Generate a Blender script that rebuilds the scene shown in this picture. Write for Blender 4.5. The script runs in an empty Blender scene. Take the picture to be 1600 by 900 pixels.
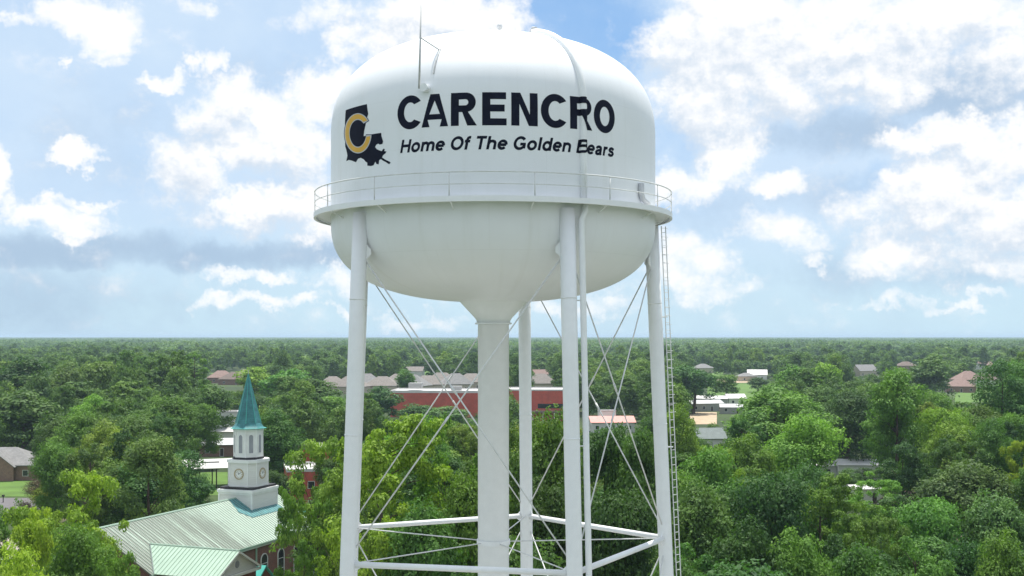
import bpy, bmesh, math, random
import numpy as np
from mathutils import Vector, Matrix

SC = bpy.context.scene
COL = SC.collection
random.seed(11)

# ------------------------------------------------------------------ camera
FPX = 1850.0            # focal length in pixels of the 1600 px wide photograph
HORIZON = 526.0         # image row of the horizon
CAM_H = 30.0            # the drone hovers 30 m above the ground
cam_data = bpy.data.cameras.new('camera')
cam_data.sensor_width = 36.0
cam_data.lens = FPX / 1600.0 * 36.0
cam_data.shift_y = (HORIZON - 450.0) / 1600.0
cam_data.clip_start = 0.5
cam_data.clip_end = 90000.0
cam = bpy.data.objects.new('camera', cam_data)
COL.objects.link(cam)
cam.location = (0, 0, CAM_H)
cam.rotation_euler = (math.radians(90), 0, 0)
SC.camera = cam

# ------------------------------------------------------------------ light
SUN_EL, SUN_AZ = math.radians(74), math.radians(7)
sun_data = bpy.data.lights.new('sun', 'SUN')
sun_data.energy = 4.6
sun_data.angle = math.radians(0.5)
sun_data.color = (1.0, 0.965, 0.9)
sun = bpy.data.objects.new('sun', sun_data)
COL.objects.link(sun)
to_sun = Vector((math.sin(SUN_AZ) * math.cos(SUN_EL), math.cos(SUN_AZ) * math.cos(SUN_EL), math.sin(SUN_EL)))
sun.rotation_euler = to_sun.to_track_quat('Z', 'Y').to_euler()
sun.location = (0, 0, 200)

SC.view_settings.view_transform = 'Standard'
SC.view_settings.look = 'None'
SC.view_settings.gamma = 1.0
SC.view_settings.use_curve_mapping = False
SC.view_settings.exposure = 0.36
SC.cycles.max_bounces = 6
SC.cycles.diffuse_bounces = 3
SC.cycles.glossy_bounces = 2
SC.cycles.transmission_bounces = 3
SC.cycles.volume_bounces = 0
SC.cycles.use_denoising = True
SC.cycles.sample_clamp_indirect = 4.0


class NT:
    """small helper for writing node trees as expressions"""
    def __init__(self, tree):
        self.t = tree
    def n(self, kind, **kw):
        nd = self.t.nodes.new(kind)
        for k, v in kw.items():
            setattr(nd, k, v)
        return nd
    def put(self, sock, v):
        if isinstance(v, bpy.types.NodeSocket):
            self.t.links.new(v, sock)
        elif v is not None:
            if isinstance(v, (tuple, list)) and len(v) == 3 and sock.type == 'RGBA':
                v = tuple(v) + (1.0,)
            sock.default_value = v
    def m(self, op, a, b=None, c=None, clamp=False):
        nd = self.n('ShaderNodeMath', operation=op)
        nd.use_clamp = clamp
        for i, v in enumerate((a, b, c)):
            self.put(nd.inputs[i], v)
        return nd.outputs[0]
    def v(self, op, a, b=None, c=None, scale=None):
        nd = self.n('ShaderNodeVectorMath', operation=op)
        for i, x in enumerate((a, b, c)):
            if x is not None:
                self.put(nd.inputs[i], x)
        if scale is not None:
            self.put(nd.inputs['Scale'], scale)
        return nd.outputs['Value'] if op in ('LENGTH', 'DOT_PRODUCT', 'DISTANCE') else nd.outputs['Vector']
    def xyz(self, x, y, z=0.0):
        nd = self.n('ShaderNodeCombineXYZ')
        for i, v in enumerate((x, y, z)):
            self.put(nd.inputs[i], v)
        return nd.outputs[0]
    def sep(self, v):
        nd = self.n('ShaderNodeSeparateXYZ')
        self.put(nd.inputs[0], v)
        return nd.outputs
    def noise(self, vec, scale, detail=4.0, rough=0.5, dist=0.0, color=False, lac=2.0, dim='3D'):
        nd = self.n('ShaderNodeTexNoise', noise_dimensions=dim)
        nd.inputs['Scale'].default_value = scale
        nd.inputs['Detail'].default_value = detail
        nd.inputs['Roughness'].default_value = rough
        nd.inputs['Distortion'].default_value = dist
        nd.inputs['Lacunarity'].default_value = lac
        if vec is not None:
            self.put(nd.inputs['Vector'], vec)
        return nd.outputs['Color'] if color else nd.outputs[0]
    def sstep(self, x, lo, hi, a=0.0, b=1.0):
        nd = self.n('ShaderNodeMapRange', interpolation_type='SMOOTHSTEP')
        for i, v in enumerate((x, lo, hi, a, b)):
            self.put(nd.inputs[i], v)
        return nd.outputs[0]
    def lin(self, x, lo, hi, a=0.0, b=1.0):
        nd = self.n('ShaderNodeMapRange', interpolation_type='LINEAR')
        for i, v in enumerate((x, lo, hi, a, b)):
            self.put(nd.inputs[i], v)
        return nd.outputs[0]
    def mix(self, fac, a, b, mode='MIX'):
        nd = self.n('ShaderNodeMix', data_type='RGBA', blend_type=mode)
        nd.clamp_factor = True
        self.put(nd.inputs[0], fac)
        self.put(nd.inputs[6], a)
        self.put(nd.inputs[7], b)
        return nd.outputs[2]


# ------------------------------------------------------------------ sky: Nishita air with cumulus in it
def make_world():
    w = bpy.data.worlds.new('World')
    SC.world = w
    w.use_nodes = True
    w.node_tree.nodes.clear()
    g = NT(w.node_tree)
    sky = g.n('ShaderNodeTexSky', sky_type='NISHITA')
    sky.sun_disc = False
    sky.sun_elevation = SUN_EL
    sky.sun_rotation = SUN_AZ
    sky.altitude = 30
    sky.air_density = 1.0
    sky.dust_density = 0.8
    sky.ozone_density = 1.2
    d = g.n('ShaderNodeTexCoord').outputs['Generated']
    x, y, z = g.sep(d)
    az = g.m('MULTIPLY', g.m('ARCTAN2', x, y), 57.29578)
    el = g.m('MULTIPLY', g.m('ARCSINE', z), 57.29578)
    p0 = g.xyz(az, el, 0.0)
    # ragged edges: the directions are stirred before the cloud masses are looked up
    wn = g.noise(p0, 0.26, 5.0, 0.66, color=True, dim='2D')
    warp = g.v('MULTIPLY', g.v('SUBTRACT', wn, (0.5, 0.5, 0.5)), (5.2, 3.6, 0.0))
    p = g.v('ADD', p0, warp)

    def field(blobs, pos):
        """soft union of elliptic cloud masses, three at a time"""
        ax, ay, _ = g.sep(pos)
        va, ve = g.xyz(ax, ax, ax), g.xyz(ay, ay, ay)
        bl = list(blobs)
        while len(bl) % 3:
            bl.append((0, -9000, 10, 10, 0.0))
        f = None
        for i in range(0, len(bl), 3):
            ia, ca, ie, ce, ss = [], [], [], [], []
            for (px, py, rx, ry, s) in bl[i:i + 3]:
                a = math.degrees(math.atan((px - 800.0) / FPX))
                e = math.degrees(math.atan((HORIZON - py) / FPX * math.cos(math.radians(a))))
                ka, ke = 32.3 / rx, 32.3 / ry
                ia.append(ka); ca.append(-a * ka); ie.append(ke); ce.append(-e * ke); ss.append(s)
            A = g.v('MULTIPLY_ADD', va, tuple(ia), tuple(ca))
            B = g.v('MULTIPLY_ADD', ve, tuple(ie), tuple(ce))
            D = g.v('MULTIPLY_ADD', A, A, g.v('MULTIPLY', B, B))
            F = g.v('MULTIPLY_ADD', D, tuple(-0.8 * s for s in ss), tuple(0.8 * s for s in ss))
            f = F if f is None else g.v('MAXIMUM', f, F)
        fx, fy, fz = g.sep(f)
        return g.m('MAXIMUM', g.m('MAXIMUM', g.m('MAXIMUM', fx, fy), fz), 0.0)

    white = [
        (130, 30, 95, 50, 1), (60, 30, 60, 18, .7), (170, 78, 45, 20, .7), (85, 98, 22, 12, .7),
        (268, 118, 38, 20, .8), (318, 95, 28, 28, .8), (300, 8, 60, 25, .6),
        (355, 175, 100, 55, 1), (300, 270, 80, 95, 1), (430, 175, 95, 50, 1), (455, 235, 95, 65, .95), (510, 150, 60, 60, .9), (400, 230, 90, 60, .9),
        (440, 330, 130, 52, 1.1), (390, 318, 60, 36, 1), (505, 352, 85, 40, 1), (480, 300, 60, 50, .8),
        (122, 238, 52, 20, .9), (100, 345, 84, 33, 1), (112, 315, 50, 16, .8),
        (-12, 255, 34, 70, .9), (10, 325, 30, 32, .6),
        (400, 428, 70, 17, .75), (335, 468, 60, 20, .75), (430, 476, 85, 18, .75), (512, 440, 70, 30, .8), (525, 487, 40, 12, .6),
        (690, 30, 165, 75, 1.3), (600, 70, 90, 60, 1.1), (760, 50, 70, 50, 1.1), (500, 30, 70, 40, .6),
        (1150, 60, 190, 100, 1.2), (1060, 60, 80, 70, 1.1), (1300, 70, 230, 95, 1.1), (1460, 40, 180, 70, 1.1), (1110, 160, 130, 75, 1.1), (1200, 130, 160, 70, 1.1),
        (1130, 235, 65, 75, 1), (1080, 285, 80, 45, .9), (1210, 282, 75, 28, .8), (1580, 90, 120, 80, .9), (1360, 120, 160, 60, 1),
        (1500, 212, 135, 42, 1), (1440, 205, 70, 25, .9), (1565, 235, 90, 75, 1),
        (1480, 322, 165, 75, 1.1), (1420, 300, 80, 36, 1), (1560, 330, 130, 85, 1.1), (1400, 395, 90, 50, .85), (1490, 270, 80, 45, .9), (1560, 400, 120, 45, .8),
        (1230, 362, 85, 40, .75), (1265, 400, 36, 18, .7), (1080, 410, 90, 55, .75), (1115, 452, 80, 25, .6), (1440, 466, 150, 12, .55),
        (650, 495, 90, 14, .5), (900, 480, 120, 25, .5),
    ]
    grey = [
        (60, 398, 190, 34, 1), (330, 398, 210, 30, .9), (500, 398, 120, 26, .9), (200, 388, 160, 34, .8),
        (1520, 140, 150, 60, .9), (1350, 205, 190, 45, .75), (1230, 210, 120, 30, .6), (1310, 300, 130, 45, .45), (1300, 420, 140, 60, .5), (1480, 430, 160, 30, .5),
        (60, 475, 190, 95, .62), (230, 480, 120, 60, .4), (160, 210, 160, 110, .35), (400, 120, 160, 60, .3), (1150, 330, 120, 60, .4),
    ]
    fw = field(white, p)
    # the same masses seen a little higher up: where cloud is piled above, this spot lies in its shade
    fw_up = field([(a, b, c, e, s) for (a, b, c, e, s) in white if c * e > 5400], g.v('ADD', p, (0.35, 0.95, 0.0)))
    fg = field(grey, g.v('ADD', p0, g.v('MULTIPLY', warp, (1.2, 0.5, 0.0))))
    # the rest of the sky carries the same broken cumulus
    n_all = g.noise(d, 3.1, 3.0, 0.5)
    inside = g.m('MULTIPLY', g.sstep(g.m('ABSOLUTE', az), 26.0, 32.0, 1.0, 0.0), g.sstep(el, 16.5, 22.0, 1.0, 0.0))
    n_rest = g.m('MULTIPLY', g.sstep(n_all, 0.40, 0.70), g.m('SUBTRACT', 1.0, inside))
    fw = g.m('MAXIMUM', fw, g.m('MULTIPLY', n_rest, 0.95))

    q = g.xyz(az, g.m('MULTIPLY', el, 1.25), 0.0)
    fbm = g.noise(q, 0.50, 9.0, 0.64, dim='2D')
    fbm_up = g.noise(g.v('ADD', q, (0.22, 0.62, 0.0)), 0.50, 6.0, 0.64, dim='2D')
    puff = g.noise(q, 1.1, 3.0, 0.6, dim='2D')
    dens = g.m('ADD', g.m('MULTIPLY', fw, 1.5), g.m('MULTIPLY_ADD', fbm, 1.9, -1.12))
    dens_up = g.m('ADD', g.m('MULTIPLY', fw_up, 1.5), g.m('MULTIPLY_ADD', fbm_up, 1.9, -1.12))
    alpha = g.sstep(dens, -0.18, 0.95)
    # lit where the cloud thins out above
    lit = g.sstep(g.m('ADD', g.m('SUBTRACT', dens, dens_up), g.m('MULTIPLY_ADD', puff, 0.7, -0.35)), -0.70, 0.50)
    ccol = g.mix(lit, (0.545, 0.615, 0.70), (0.83, 0.83, 0.835))

    # thin milky veil over most of the sky, thinnest where the blue shows
    blue = field([(880, 30, 190, 110, 1), (960, 60, 80, 60, .9), (1040, 215, 60, 50, .5), (1370, 285, 80, 40, .5), (1055, 330, 30, 30, .4)], p)
    vn = g.noise(q, 0.16, 4.0, 0.6, dim='2D')
    veil = g.m('SUBTRACT', g.lin(vn, 0.3, 0.7, 0.72, 0.95), g.m('MULTIPLY', g.sstep(blue, 0.05, 0.7), 0.72))
    hz = g.sstep(el, 0.0, 7.0)
    vcol = g.mix(hz, (0.50, 0.665, 0.75), (0.52, 0.64, 0.775))
    air = g.mix(0.55, g.v('SCALE', sky.outputs[0], scale=0.10), (0.20, 0.42, 0.76))
    base = g.mix(veil, air, vcol)
    galpha = g.m('MULTIPLY', g.sstep(g.m('ADD', fg, g.m('MULTIPLY_ADD', fbm, 0.5, -0.25)), 0.05, 0.75), 0.78)
    base = g.mix(galpha, base, (0.31, 0.42, 0.56))
    fin = g.mix(g.m('MULTIPLY', alpha, 0.97), base, ccol)
    # below the horizon the far land and its haze
    fin = g.mix(g.sstep(el, -0.6, -0.05), (0.22, 0.30, 0.34), fin)
    bg = g.n('ShaderNodeBackground')
    g.put(bg.inputs['Color'], fin)
    bg.inputs['Strength'].default_value = 1.0
    out = g.n('ShaderNodeOutputWorld')
    w.node_tree.links.new(bg.outputs[0], out.inputs['Surface'])
    w.cycles.sampling_method = 'NONE'


make_world()

# ------------------------------------------------------------------ helpers
def gx(px, d):
    """ground x of the photograph's column px at distance d"""
    return (px - 800.0) / FPX * d

def zat(py, d):
    """height of the photograph's row py at distance d"""
    return CAM_H - (py - HORIZON) * d / FPX

def tag(o, label=None, cat=None, group=None, kind=None):
    if label: o['label'] = label
    if cat: o['category'] = cat
    if group: o['group'] = group
    if kind: o['kind'] = kind
    return o

def empty(name, loc, rz=0.0, label=None, cat=None, group=None):
    o = bpy.data.objects.new(name, None)
    COL.objects.link(o)
    o.location = loc
    o.rotation_euler = (0, 0, rz)
    o.empty_display_size = 0.3
    return tag(o, label, cat, group)

def link_mesh(name, me, mat=None, parent=None, smooth=False):
    if mat is not None and not me.materials:
        me.materials.append(mat)
    if smooth:
        me.polygons.foreach_set('use_smooth', [True] * len(me.polygons))
    o = bpy.data.objects.new(name, me)
    COL.objects.link(o)
    if parent is not None:
        o.parent = parent
    return o

class MB:
    """collects boxes, tubes, prisms and lathes and links them as ONE mesh"""
    def __init__(self):
        self.v, self.f = [], []
    def add(self, verts, faces):
        b = len(self.v)
        self.v += [tuple(p) for p in verts]
        self.f += [tuple(i + b for i in fc) for fc in faces]
        return self
    def box(self, x0, x1, y0, y1, z0, z1):
        return self.add([(x0, y0, z0), (x1, y0, z0), (x1, y1, z0), (x0, y1, z0), (x0, y0, z1), (x1, y0, z1), (x1, y1, z1), (x0, y1, z1)],
                        [(0, 3, 2, 1), (4, 5, 6, 7), (0, 1, 5, 4), (1, 2, 6, 5), (2, 3, 7, 6), (3, 0, 4, 7)])
    def tube(self, a, b, r0, r1=None, n=10, caps=True):
        a, b = Vector(a), Vector(b)
        r1 = r0 if r1 is None else r1
        d = (b - a).normalized()
        u = d.cross(Vector((0, 0, 1)))
        if u.length < 1e-3: u = Vector((1, 0, 0))
        u.normalize()
        w = d.cross(u)
        vs = []
        for c, r in ((a, r0), (b, r1)):
            for k in range(n):
                t = 2 * math.pi * k / n
                vs.append(c + (u * math.cos(t) + w * math.sin(t)) * r)
        fs = [(k, (k + 1) % n, n + (k + 1) % n, n + k) for k in range(n)]
        if caps: fs += [tuple(range(n))[::-1], tuple(range(n, 2 * n))]
        return self.add(vs, fs)
    def path(self, pts, r, n=8):
        """a swept pipe through pts"""
        pts = [Vector(p) for p in pts]
        vs, fs = [], []
        up = None
        for i, p in enumerate(pts):
            d = (pts[min(i + 1, len(pts) - 1)] - pts[max(i - 1, 0)]).normalized()
            if up is None:
                up = d.cross(Vector((0.3, 0.2, 1)))
                up.normalize()
            u = (up - d * up.dot(d)).normalized()
            up = u
            w = d.cross(u)
            rr = r[i] if isinstance(r, (list, tuple)) else r
            for k in range(n):
                t = 2 * math.pi * k / n
                vs.append(p + (u * math.cos(t) + w * math.sin(t)) * rr)
        m = len(pts)
        for i in range(m - 1):
            fs += [(i * n + k, i * n + (k + 1) % n, (i + 1) * n + (k + 1) % n, (i + 1) * n + k) for k in range(n)]
        fs += [tuple(range(n))[::-1], tuple(range((m - 1) * n, m * n))]
        return self.add(vs, fs)
    def lathe(self, prof, n=96, a0=0.0, a1=2 * math.pi):
        """prof = [(r, z)...] turned about z"""
        full = abs(a1 - a0 - 2 * math.pi) < 1e-6
        k = n if full else n + 1
        vs = [(r * math.cos(a0 + (a1 - a0) * i / n), r * math.sin(a0 + (a1 - a0) * i / n), z) for (r, z) in prof for i in range(k)]
        fs = []
        for j in range(len(prof) - 1):
            for i in range(n):
                i2 = (i + 1) % k
                fs.append((j * k + i, j * k + i2, (j + 1) * k + i2, (j + 1) * k + i))
        return self.add(vs, fs)
    def prism(self, pts, z0, z1):
        n = len(pts)
        vs = [(x, y, z0) for x, y in pts] + [(x, y, z1) for x, y in pts]
        fs = [tuple(range(n))[::-1], tuple(range(n, 2 * n))] + [(i, (i + 1) % n, n + (i + 1) % n, n + i) for i in range(n)]
        return self.add(vs, fs)
    def mesh(self, name):
        me = bpy.data.meshes.new(name)
        me.from_pydata(self.v, [], self.f)
        me.update()
        return me
    def build(self, name, mat, parent=None, smooth=False, fix=True):
        me = self.mesh(name)
        if fix:
            bm = bmesh.new(); bm.from_mesh(me)
            bmesh.ops.recalc_face_normals(bm, faces=bm.faces)
            bm.to_mesh(me); bm.free()
        return link_mesh(name, me, mat, parent, smooth)

def material(name, col, rough=0.6, var=0.15, scale=1.0, metal=0.0, spec=0.4, bump=0.0, bscale=20.0, stretch=(1, 1, 1), fn=None):
    m = bpy.data.materials.new(name)
    m.use_nodes = True
    g = NT(m.node_tree)
    b = m.node_tree.nodes['Principled BSDF']
    pos = g.v('MULTIPLY', g.n('ShaderNodeTexCoord').outputs['Object'], stretch)
    nz = g.noise(pos, scale, 6.0, 0.6)
    c = g.mix(g.lin(nz, 0.3, 0.7), tuple(x * (1 - var) for x in col), tuple(min(1, x * (1 + var)) for x in col))
    if fn: c = fn(g, pos, c, b)
    g.put(b.inputs['Base Color'], c)
    b.inputs['Roughness'].default_value = rough
    b.inputs['Metallic'].default_value = metal
    b.inputs['Specular IOR Level'].default_value = spec
    if bump:
        bp = g.n('ShaderNodeBump')
        bp.inputs['Strength'].default_value = bump
        bp.inputs['Distance'].default_value = 0.02
        g.put(bp.inputs['Height'], g.noise(pos, bscale, 4.0, 0.6))
        m.node_tree.links.new(bp.outputs[0], b.inputs['Normal'])
    return m

def brick_fn(mortar, sx=0.22, sz=0.075):
    def fn(g, pos, c, b):
        x, y, z = g.sep(g.n('ShaderNodeTexCoord').outputs['Object'])
        br = g.n('ShaderNodeTexBrick')
        g.put(br.inputs['Vector'], g.xyz(g.m('ADD', x, y), z, 0))
        br.inputs['Scale'].default_value = 1.0
        br.inputs['Brick Width'].default_value = sx
        br.inputs['Row Height'].default_value = sz
        br.inputs['Mortar Size'].default_value = 0.008
        g.put(br.inputs['Color1'], c)
        g.put(br.inputs['Color2'], g.v('SCALE', c, scale=0.78))
        g.put(br.inputs['Mortar'], mortar)
        return br.outputs[0]
    return fn

def shingle_fn(g, pos, c, b):
    z = g.sep(g.n('ShaderNodeTexCoord').outputs['Object'])[2]
    band = g.m('FRACT', g.m('MULTIPLY', z, 5.0))
    return g.mix(g.m('MULTIPLY', g.sstep(band, 0.0, 0.25, 1.0, 0.0), 0.35), c, (0.03, 0.03, 0.03))

def steel_fn(g, pos, c, b):
    # rain streaks and chalky patches on white tank paint, faint plate joints
    P = g.n('ShaderNodeTexCoord').outputs['Object']
    x, y, z = g.sep(P)
    ang = g.m('MULTIPLY', g.m('ARCTAN2', y, x), 7.6)
    st = g.noise(g.xyz(ang, g.m('MULTIPLY', z, 0.06), 0), 1.6, 6.0, 0.65)
    c = g.mix(g.sstep(st, 0.5, 0.8, 0.0, 0.22), c, (0.60, 0.60, 0.55))
    # faint plate joints: courses of plates with staggered uprights
    br = g.n('ShaderNodeTexBrick')
    g.put(br.inputs['Vector'], g.xyz(ang, z, 0))
    br.inputs['Scale'].default_value = 1.0
    br.inputs['Brick Width'].default_value = 4.8
    br.inputs['Row Height'].default_value = 2.1
    br.inputs['Mortar Size'].default_value = 0.012
    br.inputs['Mortar Smooth'].default_value = 0.6
    c = g.mix(g.m('MULTIPLY', br.outputs['Fac'], 0.16), c, (0.50, 0.50, 0.48))
    rs = g.noise(g.xyz(ang, g.m('MULTIPLY', z, 0.10), 3.0), 3.1, 5.0, 0.7)
    c = g.mix(g.sstep(rs, 0.68, 0.80, 0.0, 0.30), c, (0.48, 0.40, 0.30))
    pt = g.noise(P, 0.8, 6.0, 0.7)
    return g.mix(g.sstep(pt, 0.55, 0.8, 0.0, 0.12), c, (0.66, 0.66, 0.62))

M = {}
def M_(name, *a, **k):
    M[name] = material(name, *a, **k)
M_('tank_paint', (0.835, 0.85, 0.87), rough=0.42, var=0.02, scale=0.7, bump=0.05, bscale=6, fn=steel_fn)
M_('steel_paint', (0.85, 0.86, 0.865), rough=0.45, var=0.03, scale=2.5, bump=0.12, bscale=9)
M_('rod_paint', (0.70, 0.71, 0.70), rough=0.5, var=0.1, scale=3)
M_('grey_pipe', (0.56, 0.57, 0.58), rough=0.5, var=0.15, scale=3)
M_('navy', (0.006, 0.008, 0.022), rough=0.75, var=0.25, scale=2, spec=0.15)
M_('gold', (0.72, 0.40, 0.035), rough=0.5, var=0.08, scale=2)
M_('pale_line', (0.52, 0.54, 0.58), rough=0.5, var=0.05)
M_('antenna', (0.52, 0.53, 0.53), rough=0.5, var=0.1)
M_('brick_red', (0.20, 0.062, 0.042), rough=0.85, var=0.25, scale=1.5, fn=brick_fn((0.30, 0.24, 0.2)))
M_('brick_school', (0.60, 0.085, 0.055), rough=0.85, var=0.2, scale=0.5, fn=brick_fn((0.36, 0.2, 0.15)))
M_('brick_brown', (0.26, 0.13, 0.095), rough=0.85, var=0.25, scale=1.5, fn=brick_fn((0.34, 0.29, 0.25)))
M_('white_paint', (0.78, 0.78, 0.75), rough=0.55, var=0.06, scale=1.2)
M_('white_siding', (0.70, 0.69, 0.65), rough=0.6, var=0.08, scale=1.0, stretch=(1, 1, 14))
M_('tan_siding', (0.50, 0.43, 0.34), rough=0.7, var=0.1, scale=1.0, stretch=(1, 1, 10))
M_('grey_siding', (0.34, 0.34, 0.33), rough=0.7, var=0.1, scale=1.0)
M_('black_trim', (0.028, 0.026, 0.028), rough=0.6, var=0.2)
M_('teal_shingle', (0.048, 0.195, 0.205), rough=0.6, var=0.3, scale=2.2, fn=shingle_fn)
M_('turquoise_metal', (0.07, 0.40, 0.33), rough=0.45, var=0.1, scale=1.0)
M_('glass', (0.025, 0.03, 0.035), rough=0.12, var=0.1, spec=0.6)
M_('louver', (0.30, 0.31, 0.33), rough=0.7, var=0.1)
M_('clock_gold', (0.40, 0.32, 0.19), rough=0.5, var=0.15, scale=6)
M_('roof_taupe', (0.225, 0.20, 0.18), rough=0.9, var=0.2, scale=1.2, bump=0.3)
M_('roof_brown', (0.17, 0.13, 0.11), rough=0.9, var=0.2, scale=1.2, bump=0.3)
M_('roof_rose', (0.25, 0.17, 0.145), rough=0.9, var=0.2, scale=1.2, bump=0.3)
M_('roof_grey', (0.22, 0.215, 0.21), rough=0.9, var=0.2, scale=1.2, bump=0.3)
M_('roof_slate', (0.17, 0.20, 0.19), rough=0.8, var=0.15, scale=1.2)
M_('roof_pink', (0.66, 0.28, 0.24), rough=0.6, var=0.12, scale=0.8)
M_('roof_white', (0.60, 0.58, 0.56), rough=0.5, var=0.1, scale=0.5)
M_('roof_silver', (0.55, 0.55, 0.55), rough=0.45, var=0.15, scale=0.6)
M_('dark_wood', (0.06, 0.045, 0.035), rough=0.8, var=0.3)
M_('bark', (0.085, 0.062, 0.045), rough=0.95, var=0.4, scale=3, stretch=(1, 1, 0.3), bump=0.5, bscale=8)
M_('bark_pale', (0.19, 0.165, 0.14), rough=0.95, var=0.35, scale=3, stretch=(1, 1, 0.3))
M_('asphalt', (0.15, 0.14, 0.145), rough=0.95, var=0.12, scale=0.6)
M_('concrete', (0.33, 0.29, 0.255), rough=0.9, var=0.15, scale=0.4)
M_('bounce_gravel', (0.37, 0.36, 0.345), rough=0.95, var=0.18, scale=0.5)  # pale tone for the ground added under the tower as a bounce surface
M_('sand', (0.44, 0.34, 0.23), rough=0.95, var=0.15, scale=0.3)
M_('lawn', (0.095, 0.175, 0.03), rough=0.95, var=0.25, scale=0.12)
M_('tyre', (0.012, 0.012, 0.012), rough=0.8, var=0.2)
M_('car_white', (0.75, 0.75, 0.75), rough=0.25, var=0.02)
M_('car_red', (0.30, 0.012, 0.02), rough=0.25, var=0.05)
M_('car_silver', (0.45, 0.47, 0.49), rough=0.3, var=0.03)
M_('car_blue', (0.03, 0.08, 0.22), rough=0.25, var=0.05)
M_('rim', (0.4, 0.4, 0.41), rough=0.35, var=0.1)

def roof_metal_fn(g, pos, c, b):
    # grey weathering that runs down the panels at the old end of the roof
    P = g.n('ShaderNodeTexCoord').outputs['Object']
    x, y, z = g.sep(P)
    st = g.noise(g.xyz(g.m('MULTIPLY', x, 1.6), g.m('MULTIPLY', y, 0.12), 0), 1.0, 5.0, 0.7)
    bl = g.noise(P, 0.16, 4.0, 0.6)
    e = g.sstep(g.m('ADD', g.m('ADD', g.m('MULTIPLY', x, -0.075), g.m('MULTIPLY', y, -0.05)), g.m('MULTIPLY_ADD', bl, 1.5, -1.40)), 0.0, 0.45)
    s = g.m('MULTIPLY', e, g.sstep(st, 0.30, 0.52))
    return g.mix(g.m('MULTIPLY', s, 0.78), c, (0.145, 0.145, 0.12))
M_('roof_green', (0.42, 0.50, 0.42), rough=0.45, var=0.07, scale=0.5, fn=roof_metal_fn)
M_('roof_green_clean', (0.36, 0.48, 0.38), rough=0.45, var=0.07, scale=0.5)

# ------------------------------------------------------------------ ground
def ground_fn(g, pos, c, b):
    P = g.n('ShaderNodeNewGeometry').outputs['Position']
    n1 = g.noise(P, 0.012, 6.0, 0.6)
    n2 = g.noise(P, 0.09, 6.0, 0.6)
    c = g.mix(g.sstep(n1, 0.42, 0.62), (0.030, 0.052, 0.014), (0.055, 0.09, 0.022))
    c = g.mix(g.sstep(n2, 0.60, 0.72), c, (0.15, 0.12, 0.075))
    return c
M_('ground', (0.05, 0.08, 0.02), rough=0.95, var=0.2, fn=ground_fn)
GR = 30000.0
gm = MB()
gm.add([(-GR, -400, 0), (GR, -400, 0), (GR, GR, 0), (-GR, GR, 0)], [(0, 1, 2, 3)])
tag(gm.build('ground', M['ground'], fix=False), kind='structure')

def sheet(name, pts, mat, z=0.03):
    m = MB()
    m.add([(x, y, z) for x, y in pts], [tuple(range(len(pts)))])
    o = m.build(name, M[mat], fix=False)
    me = o.data
    if me.polygons[0].normal.z < 0: me.flip_normals()
    return tag(o, kind='structure')

def gq(px0, px1, d0, d1):
    """ground patch between two columns and two distances"""
    return [(gx(px0, d0), d0), (gx(px1, d0), d0), (gx(px1, d1), d1), (gx(px0, d1), d1)]

bounce_pts = [(TX0 + 34 * math.cos(2 * math.pi * i / 40), 54 + 31 * math.sin(2 * math.pi * i / 40)) for TX0 in (-0.9,) for i in range(40)]
sheet('added_bounce_ground', bounce_pts, 'bounce_gravel')  # unseen pale ground, added to bounce sunlight up onto the tank's underside
sheet('lawn', gq(-120, 62, 222, 249), 'lawn')
sheet('road', gq(-160, 70, 205, 220), 'asphalt', 0.04)
sheet('lawn', gq(290, 372, 224, 262), 'lawn')
sheet('lawn', gq(1105, 1200, 560, 760), 'lawn')
sheet('lawn', gq(1130, 1180, 470, 560), 'lawn', 0.045)
sheet('path', gq(1078, 1120, 405, 470), 'sand', 0.05)
sheet('lawn', gq(1492, 1552, 540, 690), 'lawn')
sheet('lawn', gq(640, 800, 900, 1050), 'lawn')
sheet('lawn', gq(330, 420, 820, 980), 'lawn')
sheet('path', gq(1120, 1175, 770, 830), 'sand', 0.05)
sheet('car_park', gq(-40, 108, 138, 176), 'concrete', 0.04)
sheet('car_park', gq(455, 545, 262, 345), 'concrete', 0.04)
sheet('road', gq(1395, 1640, 130, 150), 'concrete', 0.04)
sheet('road', gq(1085, 1135, 128, 190), 'concrete', 0.04)
sheet('churchyard', gq(420, 640, 96, 118), 'sand', 0.04)

# ------------------------------------------------------------------ water tower
TD = 56.0
TX = gx(771, TD)
TOWER = empty('water_tower', (TX, TD, 0.0), 0.0,
              'white five legged water tower with town name lettered in navy on its tank', 'water tower')
RT = 7.6

def tz(zrel):           # heights are measured from the camera's level
    return CAM_H + zrel
DOME_Z0, DOME_B, DOME_P = 9.2, 4.66, 2.5
BOWL_Z0, BOWL_B, BOWL_P = 5.25, 3.62, 2.5

def tank_r(zrel):
    """radius of the shell at a height above the camera's level (upper part)"""
    if zrel <= DOME_Z0: return RT
    t = min(1.0, (zrel - DOME_Z0) / DOME_B)
    return RT * max(0.0, 1 - t ** DOME_P) ** (1 / DOME_P)

def pol(a_deg, r, z):
    """a = angle about the tank, 0 towards the camera, positive to the right"""
    a = math.radians(a_deg)
    return Vector((r * math.sin(a), -r * math.cos(a), z))

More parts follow.
